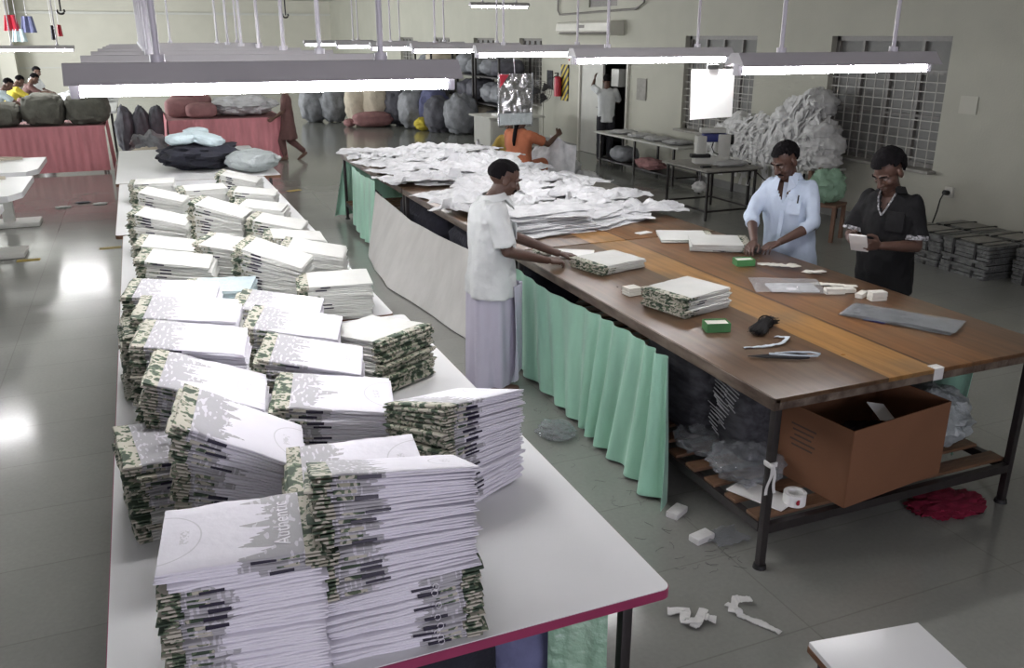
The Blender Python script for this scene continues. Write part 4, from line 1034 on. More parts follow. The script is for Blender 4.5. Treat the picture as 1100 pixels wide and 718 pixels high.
for k, (y0, y1) in enumerate(((8.3, 9.8), (6.7, 8.0), (5.95, 6.6))):
    b = new(); heap(b, (2.85, (y0 + y1) / 2, .26), (.3, (y1 - y0) / 2, .5), 20 + k, .12, 3, flat=.3)
    solo('cloth_bundle', b, 'navy_cloth', ['dark cloth bundle under the middle table near the green curtain', 'dark cloth bundle under the middle table behind the white sheet', 'dark cloth bundle under the middle table by the standing man'][k], 'cloth bundle')

# things under the near brown table
for k, (c, r) in enumerate((((2.84, 3.92, .262), (.27, .34, .54)), ((2.92, 3.42, .262), (.26, .16, .5)))):
    b = new(); heap(b, c, r, 40 + k, .06, 3, flat=.45)
    o = solo('cloth_bundle', b, 'dark_print_cloth', ['black printed cloth bundle at the mint curtain\'s free edge', 'black printed cloth bundle between the curtain and carton'][k], 'cloth bundle')
    rr = random.Random(k)
    for q in range(4):
        g = new(); cy = c[1] + rr.uniform(-.6, .6) * r[1]; cz = c[2] + rr.uniform(.25, .85) * r[2]
        for s in range(7):
            g0 = Vector((c[0] - r[0] * 1.0 - .012, cy + .02 * math.sin(s), cz + .022 * (s - 3)))
            tube(g, [g0, g0 + Vector((-.002, .06 + .01 * s % 3, .025))], .003, 5)
        part('feather_print', g, 'leaf_print', o)
b = new(); heap(b, (2.66, 3.25, .262), (.17, .2, .17), 51, .3, 3.5); solo('plastic_bag', b, 'clear', 'crumpled clear plastic bag on the shelf beside the knotted leg', 'plastic bag')
b = new(); heap(b, (2.62, 3.6, .262), (.13, .15, .12), 53, .3, 3.5); solo('plastic_bag', b, 'clear', 'crumpled clear plastic bag on the shelf below the mint curtain edge', 'plastic bag')
b = new(); box(b, (2.62, 3.05, .262), (.17, .3, .008), rz=.4, ry=.05, bev=.001); solo('paper_sheet', b, 'paper', 'white paper sheet on the shelf left of the tape roll', 'paper')
# carton
t = thing('carton', 'open brown cardboard carton on the lower shelf of the near table', 'box', (3.24, 3.06, .257), math.radians(7))
W, D, Hh = .72, .44, .41
for nm, c, s in (('front_panel', (0, -D / 2, Hh / 2), (W, .006, Hh)), ('back_panel', (0, D / 2, Hh / 2), (W, .006, Hh)), ('left_panel', (-W / 2, 0, Hh / 2), (.006, D, Hh)), ('right_panel', (W / 2, 0, Hh / 2), (.006, D, Hh)), ('bottom_panel', (0, 0, .004), (W, D, .006))):
    b = new(); box(b, c, s); part(nm, b, 'cardboard', t, local=True)
b = new()
for k in range(5): box(b, (-W / 2 - .0036, .07 - .0, .31 - k * .028), (.0008, .16 - .025 * (k % 3), .009))
part('printed_lines', b, 'print_ink', t, 'lines of faded black printing', local=True)
b = new(); box(b, (.06, -.05, Hh - .06), (.14, .12, .004), rx=.5, ry=.3); part('loose_sheet', b, 'paper', t, local=True)
b = new(); heap(b, (0, .03, .02), (.3, .17, .22), 60, .2, 3.5); part('cloth_filling', b, 'navy_cloth', t, local=True)
# tape roll
t = thing('tape_roll', 'white roll of tape with a red mark on the shelf by the carton', 'tape roll', (2.72, 2.93, .258))
b = new()
prof = [(.055, 0), (.055, .06), (.036, .06), (.036, 0)]
rings = [[(r * math.cos(a), r * math.sin(a), z) for r, z in prof] for a in [2 * PI * i / 28 for i in range(28)]]
for i in range(28): pass
vv = [[b.verts.new(p) for p in r] for r in rings]
for i in range(28):
    for k in range(4): b.faces.new((vv[i][k], vv[(i + 1) % 28][k], vv[(i + 1) % 28][(k + 1) % 4], vv[i][(k + 1) % 4]))
part('roll', b, 'paper', t, local=True)
b = new(); cyl(b, (-.02, -.0515, .03), (-.02, -.0535, .03), .014, None, 16); part('red_mark', b, 'red_paint', t, local=True)
b = new(); heap(b, (3.86, 3.2, .262), (.2, .22, .34), 66, .25, 3); solo('plastic_bag', b, 'grey_poly', 'grey plastic bag full of scraps right of the carton', 'plastic bag')
b = new(); heap(b, (3.72, 3.52, .262), (.2, .2, .5), 67, .3, 3); solo('cloth_bundle', b, 'dark_sack', 'dark rumpled bundle behind the carton\'s right corner', 'cloth bundle')
# knotted white strip on the leg
t = thing('cloth_strip', 'white cloth strip knotted round the near table leg', 'cloth strip', (2.48, 2.85, .52))
b = new(); box(b, (2.48, 2.85, .56), (.046, .046, .025), bev=.004); ell(b, (2.467, 2.822, .56), (.016, .012, .014)); part('knot', b, 'scrap', t)
for k in (-1, 1):
    b = new(); grid(b, 3, 10, lambda u, v, k=k: Vector((2.465 + k * (.004 + .02 * v) + (u - .5) * .016, 2.815 - .006 * math.sin(v * 6), .56 - .14 * v)), .002); part('strip_end', b, 'scrap', t)
b = new(); heap(b, (3.78, 2.93, 0), (.22, .13, .032), 70, .4, 4.5); solo('red_cloth', b, 'red_fabric', 'crumpled magenta red cloth on the floor under the near table', 'cloth')
b = new(); grid(b, 14, 14, lambda u, v: Vector((2.38 + .2 * u + .02 * math.sin(7 * v), 3.05 + .15 * v, .006 + .03 * abs(nz((u * 3, v * 3, 0), 2, 4)))), .002); solo('plastic_scrap', b, 'clear', 'clear plastic scrap on the floor by the near table leg', 'scrap')
for k, (x, y, a, l) in enumerate(((2.38, 3.42, .5, .12), (2.36, 3.16, .2, .12))):
    b = new(); box(b, (x, y, .018), (l, .07, .036), rz=a, bev=.008); solo('paper_scrap', b, 'scrap', ['white paper block on the floor below the mint curtain\'s free end', 'white paper block on the floor under the slatted shelf'][k], 'scrap')
b = new(); heap(b, (2.2, 4.55, 0), (.11, .13, .07), 75, .35, 3.5); solo('plastic_scrap', b, 'clear', 'crumpled clear plastic on the floor by the mint curtain', 'scrap')
# threads on the floor
b = new(); rr = random.Random(9)
for k in range(60):
    x, y = 2.2 + rr.uniform(-.12, .25), rr.uniform(2.85, 5.1); a = rr.uniform(0, 6.28); pts = []
    for s in range(6): a += rr.uniform(-.8, .8); pts.append((x, y, .002)); x += .013 * math.cos(a); y += .013 * math.sin(a)
    tube(b, pts, .0006, 4)
solo('thread_litter', b, 'black_thread', 'tangled thread litter on the floor along the near brown table', 'threads', None, 'stuff')

# twisted scraps on the open floor
def ribbon(bm, pts, wd, seed, th=.004):
    P_ = [Vector(p) for p in pts]; n = 28; last = Vector((1, 0, 0)); rings = []
    def at(u): u = max(0, min(.9999, u)) * (len(P_) - 1); i = int(u); return P_[i].lerp(P_[i + 1], u - i)
    for k in range(n + 1):
        u = k / n; d = at(u + .04) - at(u - .04); q = Vector((-d.y, d.x, 0))
        if q.length > 1e-5: last = q.normalized() if q.normalized().dot(last) > -.2 else -q.normalized()
        p = at(u) + Vector((0, 0, .012 * abs(nz((u * 6, 0, 0), 1.5, seed + 1)))); h = wd * .5 * (1 + .4 * nz((u * 5, 0, 0), 1, seed))
        tw = Vector((0, 0, .4 * h * nz((u * 4, 1, 0), 1.3, seed + 2)))
        rings.append([p - last * h + tw, p + last * h - tw, p + last * h - tw + Vector((0, 0, th)), p + Vector((0, 0, th * 1.6)), p - last * h + tw + Vector((0, 0, th))])
    for r in rings:
        for v in r: v.z = max(v.z, P_[0].z * 0 + min(q.z for q in P_))
    loft(bm, rings)
b = new(); ribbon(b, [(1.88, 2.72, .003), (1.95, 2.68, .02), (1.90, 2.62, .02), (1.96, 2.60, .02), (2.03, 2.66, .015)], .04, 1); ribbon(b, [(1.92, 2.58, .01), (1.99, 2.62, .02), (2.04, 2.58, .012)], .04, 2)
solo('cloth_scrap', b, 'scrap', 'knotted white cloth scrap on the open floor, left of two', 'scrap')
b = new(); ribbon(b, [(2.14, 2.60, .01), (2.2, 2.66, .02), (2.27, 2.64, .015)], .035, 5); ribbon(b, [(2.15, 2.66, .01), (2.17, 2.60, .015), (2.16, 2.57, .005)], .03, 6); ribbon(b, [(2.16, 2.58, .004), (2.21, 2.5, .004), (2.25, 2.41, .004)], .032, 7)
solo('cloth_scrap', b, 'scrap', 'white cloth scrap with a straight strip end, right of two on the floor', 'scrap')

# ------------------------------------------------------------------ small things on the near brown table
Z = .902
def open_box(label, x, y, rz, l, w_, h):
    t = thing('card_box', label, 'box', (x, y, Z), rz); b = new()
    for c, s in (((0, -w_ / 2, h / 2), (l, .003, h)), ((0, w_ / 2, h / 2), (l, .003, h)), ((-l / 2, 0, h / 2), (.003, w_, h)), ((l / 2, 0, h / 2), (.003, w_, h)), ((0, 0, .002), (l, w_, .003))): box(b, c, s)
    part('tray', b, 'green_card', t, local=True)
    b = new(); box(b, (0, 0, h * .5), (l - .008, w_ - .008, h * .7)); part('inside', b, 'tag_card', t, local=True)
open_box('green open card box in front of the tied shirt stack', 2.76, 3.72, -.3, .13, .09, .05)
open_box('green open card box before the blue-shirted person', 3.78, 4.84, -.25, .13, .09, .045)
t = thing('tassel', 'bunch of black tassel threads near the table\'s front corner', 'tassel', (3.0, 3.62, Z), .6); b = new(); rr = random.Random(4)
for k in range(110):
    a = rr.uniform(0, 6.28); r0 = .035 * math.sqrt(rr.random()); x, z = r0 * math.cos(a), .034 + r0 * math.sin(a) * .8
    tube(b, [(-.11 + rr.uniform(-.02, .02), x * 1.5 + rr.uniform(-.01, .01), max(.003, z * .6)), (-.03, x, z), (.05, x * .9, z), (.12 + rr.uniform(-.02, .02), x * 1.6 + rr.uniform(-.01, .01), max(.003, z * .7))], .0022, 5)
part('threads', b, 'black_thread', t, local=True)
b = new(); tube(b, [(.035, .042 * math.cos(q * PI / 6), .036 + .036 * math.sin(q * PI / 6)) for q in range(13)], .004, 6); part('binding', b, 'black_thread', t, local=True)
b = new(); ribbon(b, [(2.98, 3.50, Z), (3.02, 3.44, Z + .01), (2.93, 3.38, Z + .005), (2.82, 3.38, Z + .005), (2.72, 3.42, Z)], .022, 9, .003)
solo('ribbon', b, 'ribbon', 'pale ribbon trailing from the black tassel', 'ribbon')
t = thing('snips', 'thread snips with dark handles and pale ribbon wound round them', 'scissors', (2.80, 3.22, Z), -.42)
for k in (-1, 1):
    b = new(); tube(b, [(-.17, .0, .012), (-.08, k * .012, .012), (.0, k * .018, .014), (.08, k * .026, .014), (.13, k * .014, .014)], [.002, .006, .008, .009, .008], 8); part('blade_and_handle', b, 'black_rubber', t, local=True)
b = new(); tube(b, [(-.03, .02, .02), (.06, .04, .02), (.15, .035, .022), (.19, .01, .022), (.17, -.012, .02), (.08, -.02, .022), (-.02, -.01, .026), (-.06, .015, .02)], .006, 8); part('wound_ribbon', b, 'ribbon', t, local=True)
b = new(); cyl(b, (-.01, 0, .004), (-.01, 0, .028), .01); part('pivot', b, 'steel', t, local=True)
# shirt in a clear bag
t = thing('bagged_shirt', 'white shirt half slid into a clear bag at the table centre', 'shirt in bag', (3.66, 4.23, Z), -.5)
b = new(); box(b, (.03, .0, .008), (.3, .17, .014), rz=.1, bev=.004); part('shirt', b, 'cotton', t, local=True)
b = new(); grid(b, 16, 12, lambda u, v: Vector(((u - .5) * .44, (v - .45) * .34, .018 + .006 * nz((u * 4, v * 4, 0), 1, 2))), .001); part('bag', b, 'clear_thin', t, local=True)
# stacked clear plastic bags
t = thing('polythene_pile', 'pile of flat clear plastic bags near the table\'s right corner', 'plastic bags', (3.82, 3.47, Z), -1.05)
for k in range(3):
    b = new(); grid(b, 24, 10, lambda u, v: Vector(((u - .5) * .60 + .01 * k, (v - .5) * .26 + .01 * k, .004 + .005 * k + .008 * abs(nz((u * 4 + k, v * 9, 0), 1, 3 + k)) * (1 + u))), .001); part('bag', b, 'clear', t, local=True)
b = new(); box(b, (-.1, -.1, .003), (.12, .06, .003)); part('blue_print', b, 'machine_blue', t, local=True)
# tags: boxes, blocks and loose cards
def cards(label, x, y, rz, n, l=.09, w_=.055, th=.006):
    t = thing('tag_block', label, 'tags', (x, y, Z), rz)
    for k in range(n):
        b = new(); box(b, (.002 * (k % 2), .0015 * (k % 3), th * (k + .5)), (l, w_, th * .92), bev=.0008); part('card', b, 'tag_card', t, local=True)
cards('white block of tag cards touching the tied shirt stack', 2.68, 4.50, .1, 6, .09, .08, .008)
cards('long block of tag cards left of the two crossed ones', 3.86, 4.03, -.35, 4, .12, .05, .009)
cards('small tag card block between the long and crossed ones', 3.97, 4.02, -.3, 3, .07, .05, .008)
cards('tilted tag card block resting beside the tall one', 3.97, 3.91, .45, 3, .11, .045, .009)
cards('tall tag card block nearest the plastic bags', 4.0, 3.82, -.2, 6, .1, .06, .009)
rr = random.Random(21)
for where, cx, cy, n in (('in the fan before the blue-shirted person', 3.98, 4.68, 8), ('in the group left of the card blocks', 3.98, 4.14, 6), ('in the small pile under the green-edged card', 4.07, 4.46, 3)):
    for k in range(n):
        b = new(); a = rr.uniform(-.8, .5); x = cx + (k - n / 2) * .017 + rr.uniform(-.02, .02); y = cy - (k - n / 2) * .028 + rr.uniform(-.02, .02)
        box(b, (x, y, Z + .003 + .0035 * k), (.085, .05, .0025), rz=a, bev=.0006)
        solo('tag_card', b, 'tag_card', '%s loose tag card from the left %s' % ('leftmost' if k == 0 else nth(k), where) if k else 'leftmost loose tag card %s' % where, 'tag', 'loose tags %s' % where)
b = new(); box(b, (4.09, 4.44, Z + .018), (.1, .05, .004), rz=-.1); solo('tag_card', b, 'tag_card', 'single long tag card on the small pile by the far edge', 'tag')
b = new(); box(b, (3.66, 6.0, Z + .004), (.13, .07, .006), rz=.2); solo('paper_slip', b, 'paper', 'small white slip between the heap and the flat shirts', 'paper')
# sheet and shirt under the standing man's hands
t = thing('bagged_shirt', 'shirt in a bright clear bag under the standing man\'s hands', 'shirt in bag', (2.80, 5.56, Z), -.55)
b = new(); box(b, (.0, 0, .008), (.3, .24, .014), bev=.004); part('shirt', b, 'paper', t, local=True)
b = new(); heap(b, (-.2, .02, .0), (.09, .1, .035), 80, .3, 4); part('camouflage_hem', b, 'camo', t, local=True)
b = new(); box(b, (3.98, 5.19, Z + .011), (.36, .1, .02), rz=-.55, bev=.004); solo('measuring_board', b, 'black_rubber', 'dark flat board under the blue-shirted person\'s hands', 'board')
# tape on the table corner
b = new(); box(b, (3.42, 2.822, .872), (.06, .012, .062), bev=.002); box(b, (3.42, 2.84, .902), (.06, .05, .003)); solo('tape_piece', b, 'scrap', 'piece of white tape folded over the table\'s front edge', 'tape')

# ------------------------------------------------------------------ hanging samples
t = thing('hanging_bag', 'silver foil bag with a red corner hanging from a tube light', 'sample bag', (4.0, 9.55, 1.42))
b = new(); grid(b, 24, 30, lambda u, v: Vector((3.80 + .42 * u, 9.55 + .022 * nz((u * 5, v * 7, 0), 1, 6) + .012 * nz((u * 12, v * 14, 0), 1, 2), 1.44 + .57 * v)), .01); part('foil_sheet', b, 'silver', t)
b = new(); loft(b, [[(3.81, y, 2.005), (3.92, y, 2.005), (3.81, y, 1.86)] for y in (9.505, 9.512)]); part('red_corner', b, 'red_paint', t)
b = new(); box(b, (4.01, 9.515, 1.51), (.40, .006, .13)); part('grey_label', b, 'grey_poly', t)
for x in (3.80, 4.22):
    b = new(); cyl(b, (x, 9.52, 1.42), (x, 9.52, 2.02), .006, None, 6); part('edge_fold', b, 'clear', t)
b = new(); cyl(b, (4.01, 9.55, 2.0), (4.01, 9.6, 2.27), .003, None, 6); part('string', b, 'rod', t)
t = thing('hanging_sheet', 'bright white paper sheet hanging from a tube light', 'paper', (3.94, 5.52, 1.83))
b = new(); grid(b, 12, 12, lambda u, v: Vector((3.70 + .375 * u + .01 * (1 - v), 5.52 + .02 * math.sin(u * 3) * (1 - v), 1.84 + .355 * v + .01 * u * (1 - v)))); part('sheet', b, 'thin_paper', t)
b = new(); box(b, (3.89, 5.535, 2.2), (.1, .012, .06), bev=.003); part('clip', b, 'steel', t)

# ------------------------------------------------------------------ on and under the white tables
b = new(); heap(b, (.62, 12.0, .802), (.5, .42, .34), 90, .28, 2.6); solo('cloth_pile', b, 'navy_cloth', 'big black and navy cloth pile at the far end of the white tables', 'cloth pile')
for k, (x, y, z, a, s) in enumerate(((.42, 11.9, 1.12, .2, (.36, .3, .14)), (.72, 11.9, 1.1, -.5, (.42, .32, .15)), (.62, 12.15, 1.17, .4, (.3, .26, .13)))):
    b = new(); heap(b, (0, 0, 0), (s[0] / 2, s[1] / 2, s[2]), 95 + k, .14, 3, flat=.3); bmesh.ops.transform(b, matrix=Matrix.Translation((x, y, z)) @ Euler((0, .25 if k == 1 else -.05, a)).to_matrix().to_4x4(), verts=b.verts)
    solo('folded_cloth', b, 'pale_blue_cloth', ['pale blue folded cloth on the dark pile, left one', 'pale blue folded cloth slanting down the dark pile\'s right', 'pale blue folded cloth on top behind the other two'][k], 'folded cloth')
b = new(); heap(b, (1.22, 11.45, .802), (.33, .3, .27), 99, .14, 2.2); solo('plastic_bag', b, 'grey_poly', 'grey plastic bag beside the dark cloth pile', 'plastic bag')
for k, (c, r) in enumerate((((.62, 2.35, .215), (.26, .26, .5)), ((.98, 2.4, .215), (.17, .25, .46)), ((.2, 2.4, .215), (.26, .28, .5)))):
    b = new(); heap(b, c, r, 110 + k, .1, 3, flat=.4)
    solo('cloth_bundle', b, ['navy_cloth', 'blue_cloth', 'navy_cloth'][k], ['black cloth bundle under the near white table edge', 'slate blue cloth bundle under the near white table beside green plastic', 'black cloth bundle deep under the near white table'][k], 'cloth bundle')
b = new(); curtain(b, [(1.0, 2.1, .755), (1.17, 2.02, .755), (1.19, 2.15, .755)], [(1.0, 2.1, .02), (1.17, 2.0, .02), (1.2, 2.15, .02)], 30, 10, .015, 3, normal=(0, -1, 0)); solo('plastic_curtain', b, 'green_poly', 'green plastic sheet hanging under the near white table', 'plastic sheet')
b = new(); ribbon(b, [(.78, 7.95, .802), (.86, 7.9, .806)], .07, 3); solo('plastic_scrap', b, 'pale_blue_cloth', 'pale blue scrap lying among the far shirt stacks', 'scrap')

# ------------------------------------------------------------------ left side work stations
def station(y0, y1, x1, label, topcol='laminate'):
    t = thing('work_table', label, 'table', (x1 - .5, (y0 + y1) / 2, 0), 0, 'white work tables at the left edge')
    b = new(); loft(b, [[(x1 - 1.1, y0, z), (x1 - .12, y0, z), (x1, y0 + .25, z), (x1, y1, z), (x1 - 1.1, y1, z)] for z in (.735, .8)]); part('tabletop', b, topcol, t, smooth=False)
    b = new(); box(b, (x1 - .5, (y0 + y1) / 2, .39), (.14, .12, .69), bev=.01); part('pedestal', b, 'machine', t)
    b = new(); box(b, (x1 - .5, (y0 + y1) / 2, .03), (.75, .45, .06), bev=.02); part('base', b, 'machine', t)
    b = new(); tube(b, [(x1 - .95, y1 - .25, .815), (x1 - .6, y1 - .2, .82), (x1 - .28, y1 - .16, .815)], [.03, .035, .02], 10); part('wooden_rest', b, 'cream_cloth', t)
    b = new(); box(b, (x1 - .6, y1 - .12, .815), (.6, .025, .025)); part('dark_rod', b, 'black_rubber', t)
station(12.5, 14.0, -1.32, 'white work table farthest at the left picture edge')
station(10.6, 12.1, -1.32, 'white work table in the middle at the left picture edge')
station(8.6, 10.1, -1.42, 'white work table nearest at the left picture edge')
b = new(); tube(b, [(-1.95, 9.3, .05), (-1.7, 9.25, .03), (-1.55, 9.3, .04), (-1.52, 9.38, .03), (-1.6, 9.45, .02)], .015, 8); solo('cable_loop', b, 'black_rubber', 'black cable looped on the floor at the left edge', 'cable')

# ------------------------------------------------------------------ pink tables and far left
def skirted(x0, x1, y0, y1, label):
    t = thing('skirted_table', label, 'table', ((x0 + x1) / 2, (y0 + y1) / 2, 0), 0, 'tables with pink cloth skirts')
    b = new(); box(b, ((x0 + x1) / 2, (y0 + y1) / 2, .83), (x1 - x0, y1 - y0, .04), bev=.005); part('tabletop', b, 'mauve_cloth', t)
    for nm, a, c, n in (('front_skirt', (x0, y0), (x1, y0), (0, -1, 0)), ('right_skirt', (x1, y0), (x1, y1), (1, 0, 0)), ('left_skirt', (x0, y1), (x0, y0), (-1, 0, 0))):
        b = new(); nn = Vector(n) * .02
        curtain(b, [(a[0] + nn.x, a[1] + nn.y, .86), (c[0] + nn.x, c[1] + nn.y, .86)], [(a[0] + nn.x * 3, a[1] + nn.y * 3, .04), (c[0] + nn.x * 3, c[1] + nn.y * 3, .04)], 130, 10, .013, 19, normal=n, seed=x0); part(nm, b, 'pink_cloth', t)
    for x in (x0 + .1, x1 - .1):
        for y in (y0 + .1, y1 - .1):
            b = new(); box(b, (x, y, .41), (.04, .04, .82)); part('leg', b, 'black_metal', t)
skirted(-3.2, -.66, 18.05, 19.5, 'left pink-skirted table under olive bundles')
skirted(.45, 2.62, 18.5, 20.6, 'right pink-skirted table under mauve and white cloth')
for k, (x0, x1, h) in enumerate(((-2.75, -2.05, .42), (-2.02, -1.3, .56), (-1.3, -.55, .54))):
    b = new(); heap(b, ((x0 + x1) / 2, 18.6, .852), ((x1 - x0) / 2, .45, h), 120 + k, .2, 3.2, flat=.38)
    solo('cloth_bundle', b, 'olive_cloth', ['olive grey bundle cut by the left picture edge on the pink table', 'largest olive grey bundle in the middle of the left pink table', 'olive grey bundle at the right end of the left pink table'][k], 'cloth bundle')
for k, (x, y, s) in enumerate((((.78), 19.3, (.34, .3, .38)), (1.12, 19.0, (.3, .26, .30)), (.98, 19.9, (.42, .3, .45)))):
    b = new(); heap(b, (x, y, .852), s, 130 + k, .08, 2.5, flat=.4); solo('cloth_bundle', b, 'mauve_cloth', ['mauve bundle at the left end of the right pink table', 'boxy mauve bundle next to the white heap on the pink table', 'mauve bundle at the back of the right pink table'][k], 'cloth bundle')
b = new(); heap(b, (1.98, 19.4, .852), (.66, .7, .4), 140, .25, 3); solo('cloth_heap', b, 'cotton', 'white cloth heap on the right pink-skirted table', 'cloth heap')
b = new(); heap(b, (-.02, 17.2, 0), (.42, .5, .5), 141, .3, 2.6); solo('cloth_heap', b, 'cream_cloth', 'beige cloth heap on the floor between the pink tables', 'cloth heap')
b = new(); heap(b, (.05, 18.6, 0), (.35, .5, .62), 142, .3, 2.6); solo('cloth_heap', b, 'grey_sack', 'pale grey cloth heap behind the beige one', 'cloth heap')
for k, x in enumerate((-.35, -.02, .3)):
    b = new(); heap(b, (x, 20.6, 0), (.2, .25, 1.0), 150 + k, .15, 2.6); solo('sack', b, 'dark_sack', '%s dark sack standing between the two pink tables' % ['left', 'middle', 'right'][k], 'sack', 'dark sacks between the pink tables')
# far left white table with white heap
t = thing('cutting_table', 'far left white table with workers round it', 'table', (-1.4, 24.2, 0))
b = new(); box(b, (-1.25, 24.2, .86), (1.5, 6.4, .05), bev=.006); part('tabletop', b, 'laminate', t)
for x in (-1.9, -.6):
    for y in (21.2, 27.2):
        b = new(); box(b, (x, y, .42), (.05, .05, .84)); part('leg', b, 'black_metal', t)
for k, (x, y, r, h) in enumerate(((-1.2, 25.6, .42, .4), (-.95, 26.6, .45, .62), (-1.55, 24.9, .3, .22), (-1.0, 24.2, .4, .26))):
    b = new(); heap(b, (x, y, .887), (r, r, h), 160 + k, .3, 3); solo('cloth_heap', b, 'cotton', ['middle white cloth heap on the far left table', 'tallest white cloth heap at the far left table\'s back', 'small white cloth heap by the standing person at far left', 'low white cloth heap at the far left table\'s right side'][k], 'cloth heap')
# hanging coloured garments on the far left
for k, (x, z0, z1, m, lab) in enumerate(((-3.15, 2.55, 2.98, 'red_paint', 'red garment hanging high at the far left'), (-3.0, 2.25, 2.6, 'pale_blue_cloth', 'pale blue garment hanging below the red one at far left'), (-2.72, 2.5, 2.95, 'blue_cloth', 'blue garment hanging right of the red one at far left'), (-2.1, 2.3, 2.7, 'navy_cloth', 'thin dark garment hanging at the far left'), (-1.92, 2.4, 2.72, 'red_paint', 'thin red garment hanging beside the dark one'))):
    t = thing('hanging_garment', lab, 'garment', (x, 30, z0)); wd = .2 if k < 3 else .06
    b = new(); grid(b, 12, 12, lambda u, v: Vector((x + (u - .5) * 2 * wd * (1 - .35 * v), 30 + .05 * math.sin(u * 14), z0 + (z1 - z0) * v)), .02); part('cloth', b, m, t)
    b = new(); cyl(b, (x, 30, z1 - .02), (x, 30, ZC), .006, None, 6); part('string', b, 'rod', t)
for k, (x, y) in enumerate(((-.84, 14.0), (.29, 14.0), (2.4, 15.5))):
    t = thing('ceiling_hook', ['black ceiling hook at the left above the far left table', 'black ceiling hook between the rods of the left lamps', 'black ceiling hook above the far end of the white tables'][k], 'hook', (x, y, 2.68))
    b = new(); cyl(b, (x, y, 2.74), (x, y, ZC), .012, None, 8); part('rod', b, 'black_metal', t)
    b = new(); tube(b, [(x + .045 * math.sin(q * .45), y, 2.72 - .035 * math.cos(q * .45) + .02) for q in range(-5, 6)], .014, 8); part('hook', b, 'black_metal', t)
b = new(); box(b, (-4.85, 43.0, ZC / 2), (.6, .6, ZC)); struct('trim_4', b, 'wall_far')

# ------------------------------------------------------------------ sacks and racks in the background on the right
SK = [(4.75, 26.6, .42, .95, 'grey_sack'), (5.25, 26.2, .4, 1.0, 'grey_sack'), (5.75, 25.2, .38, 1.25, 'cream_cloth'), (6.2, 24.9, .38, 1.3, 'cream_cloth'), (6.75, 24.6, .42, 1.1, 'dark_sack'), (6.9, 23.6, .42, 1.05, 'grey_sack'),
      (7.35, 23.3, .42, 1.1, 'blue_cloth'), (7.25, 22.4, .4, .9, 'dark_sack'), (7.6, 21.7, .42, 1.0, 'grey_sack'), (7.75, 24.6, .45, 1.3, 'dark_sack'), (6.6, 26.0, .5, 1.4, 'grey_sack'), (7.7, 26.5, .5, 1.4, 'dark_sack')]
sl_ = ['leftmost pale grey sack along the back floor', 'second pale grey sack along the back floor', 'left cream sack standing on the pink bundle', 'right cream sack standing behind the pink bundle', 'dark sack right of the cream sacks', 'pale grey sack near the racks\' left end',
       'slate blue sack among the grey ones', 'low dark sack in front of the slate blue one', 'pale grey sack beside the rack posts', 'tall dark sack behind the slate blue one', 'tall pale grey sack at the back behind the cream sacks', 'tall dark sack farthest back by the wall']
for k, (x, y, r, h, m) in enumerate(SK):
    b = new(); heap(b, (x, y, 0), (r, r, h), 200 + k, .2, 2.6, 36, 22, .15); solo('sack', b, m, sl_[k], 'sack')
b = new(); heap(b, (5.95, 24.45, 0), (.55, .35, .42), 230, .14, 2.6, flat=.2); solo('cloth_bundle', b, 'mauve_cloth', 'pink bundle on the floor before the cream sacks', 'cloth bundle')
b = new(); heap(b, (5.35, 24.7, 0), (.16, .2, .22), 231, .2, 2.6); solo('cloth_bundle', b, 'mauve_cloth', 'small pink bundle left of the large pink one', 'cloth bundle')
b = new(); heap(b, (6.95, 22.9, 0), (.22, .18, .35), 232, .2, 2.6); solo('cloth_bundle', b, 'yellow_cloth', 'small yellow bundle in front of the sacks', 'cloth bundle')
def rack(x0, x1, y0, y1, label, seed):
    t = thing('storage_rack', label, 'rack', ((x0 + x1) / 2, (y0 + y1) / 2, 0), 0, 'dark storage racks by the wall')
    for x in (x0, x1):
        for y in (y0, y1):
            b = new(); box(b, (x, y, 1.0), (.05, .05, 2.0)); part('post', b, 'black_metal', t)
    for z in (.15, .8, 1.45):
        b = new(); box(b, ((x0 + x1) / 2, (y0 + y1) / 2, z), (x1 - x0, y1 - y0, .03)); part('shelf', b, 'black_metal', t)
    rr = random.Random(seed)
    for zi, z in enumerate((.165, .815, 1.465)):
        for q in range(2):
            b = new(); h = rr.uniform(.38, .58); heap(b, ((x0 + x1) / 2, y0 + (y1 - y0) * (.27 + .46 * q), z), ((x1 - x0) * .5, (y1 - y0) * .24, h), seed * 9 + zi * 2 + q, .18, 2.8, 30, 18, .15)
            solo('sack', b, rr.choice(['grey_sack', 'dark_sack', 'cream_cloth', 'grey_sack']), '%s sack on the %s shelf of the %s' % (['near', 'far'][q], ['bottom', 'middle', 'top'][zi], label.split(',')[0]), 'sack', 'sacks on the storage racks')
rack(7.95, 8.75, 19.9, 21.5, 'nearest storage rack, close to the pale desk', 3)
rack(7.95, 8.75, 21.7, 23.3, 'middle storage rack, behind the nearest one', 5)
rack(7.95, 8.75, 25.2, 26.8, 'farthest storage rack, behind the tall dark sack', 6)
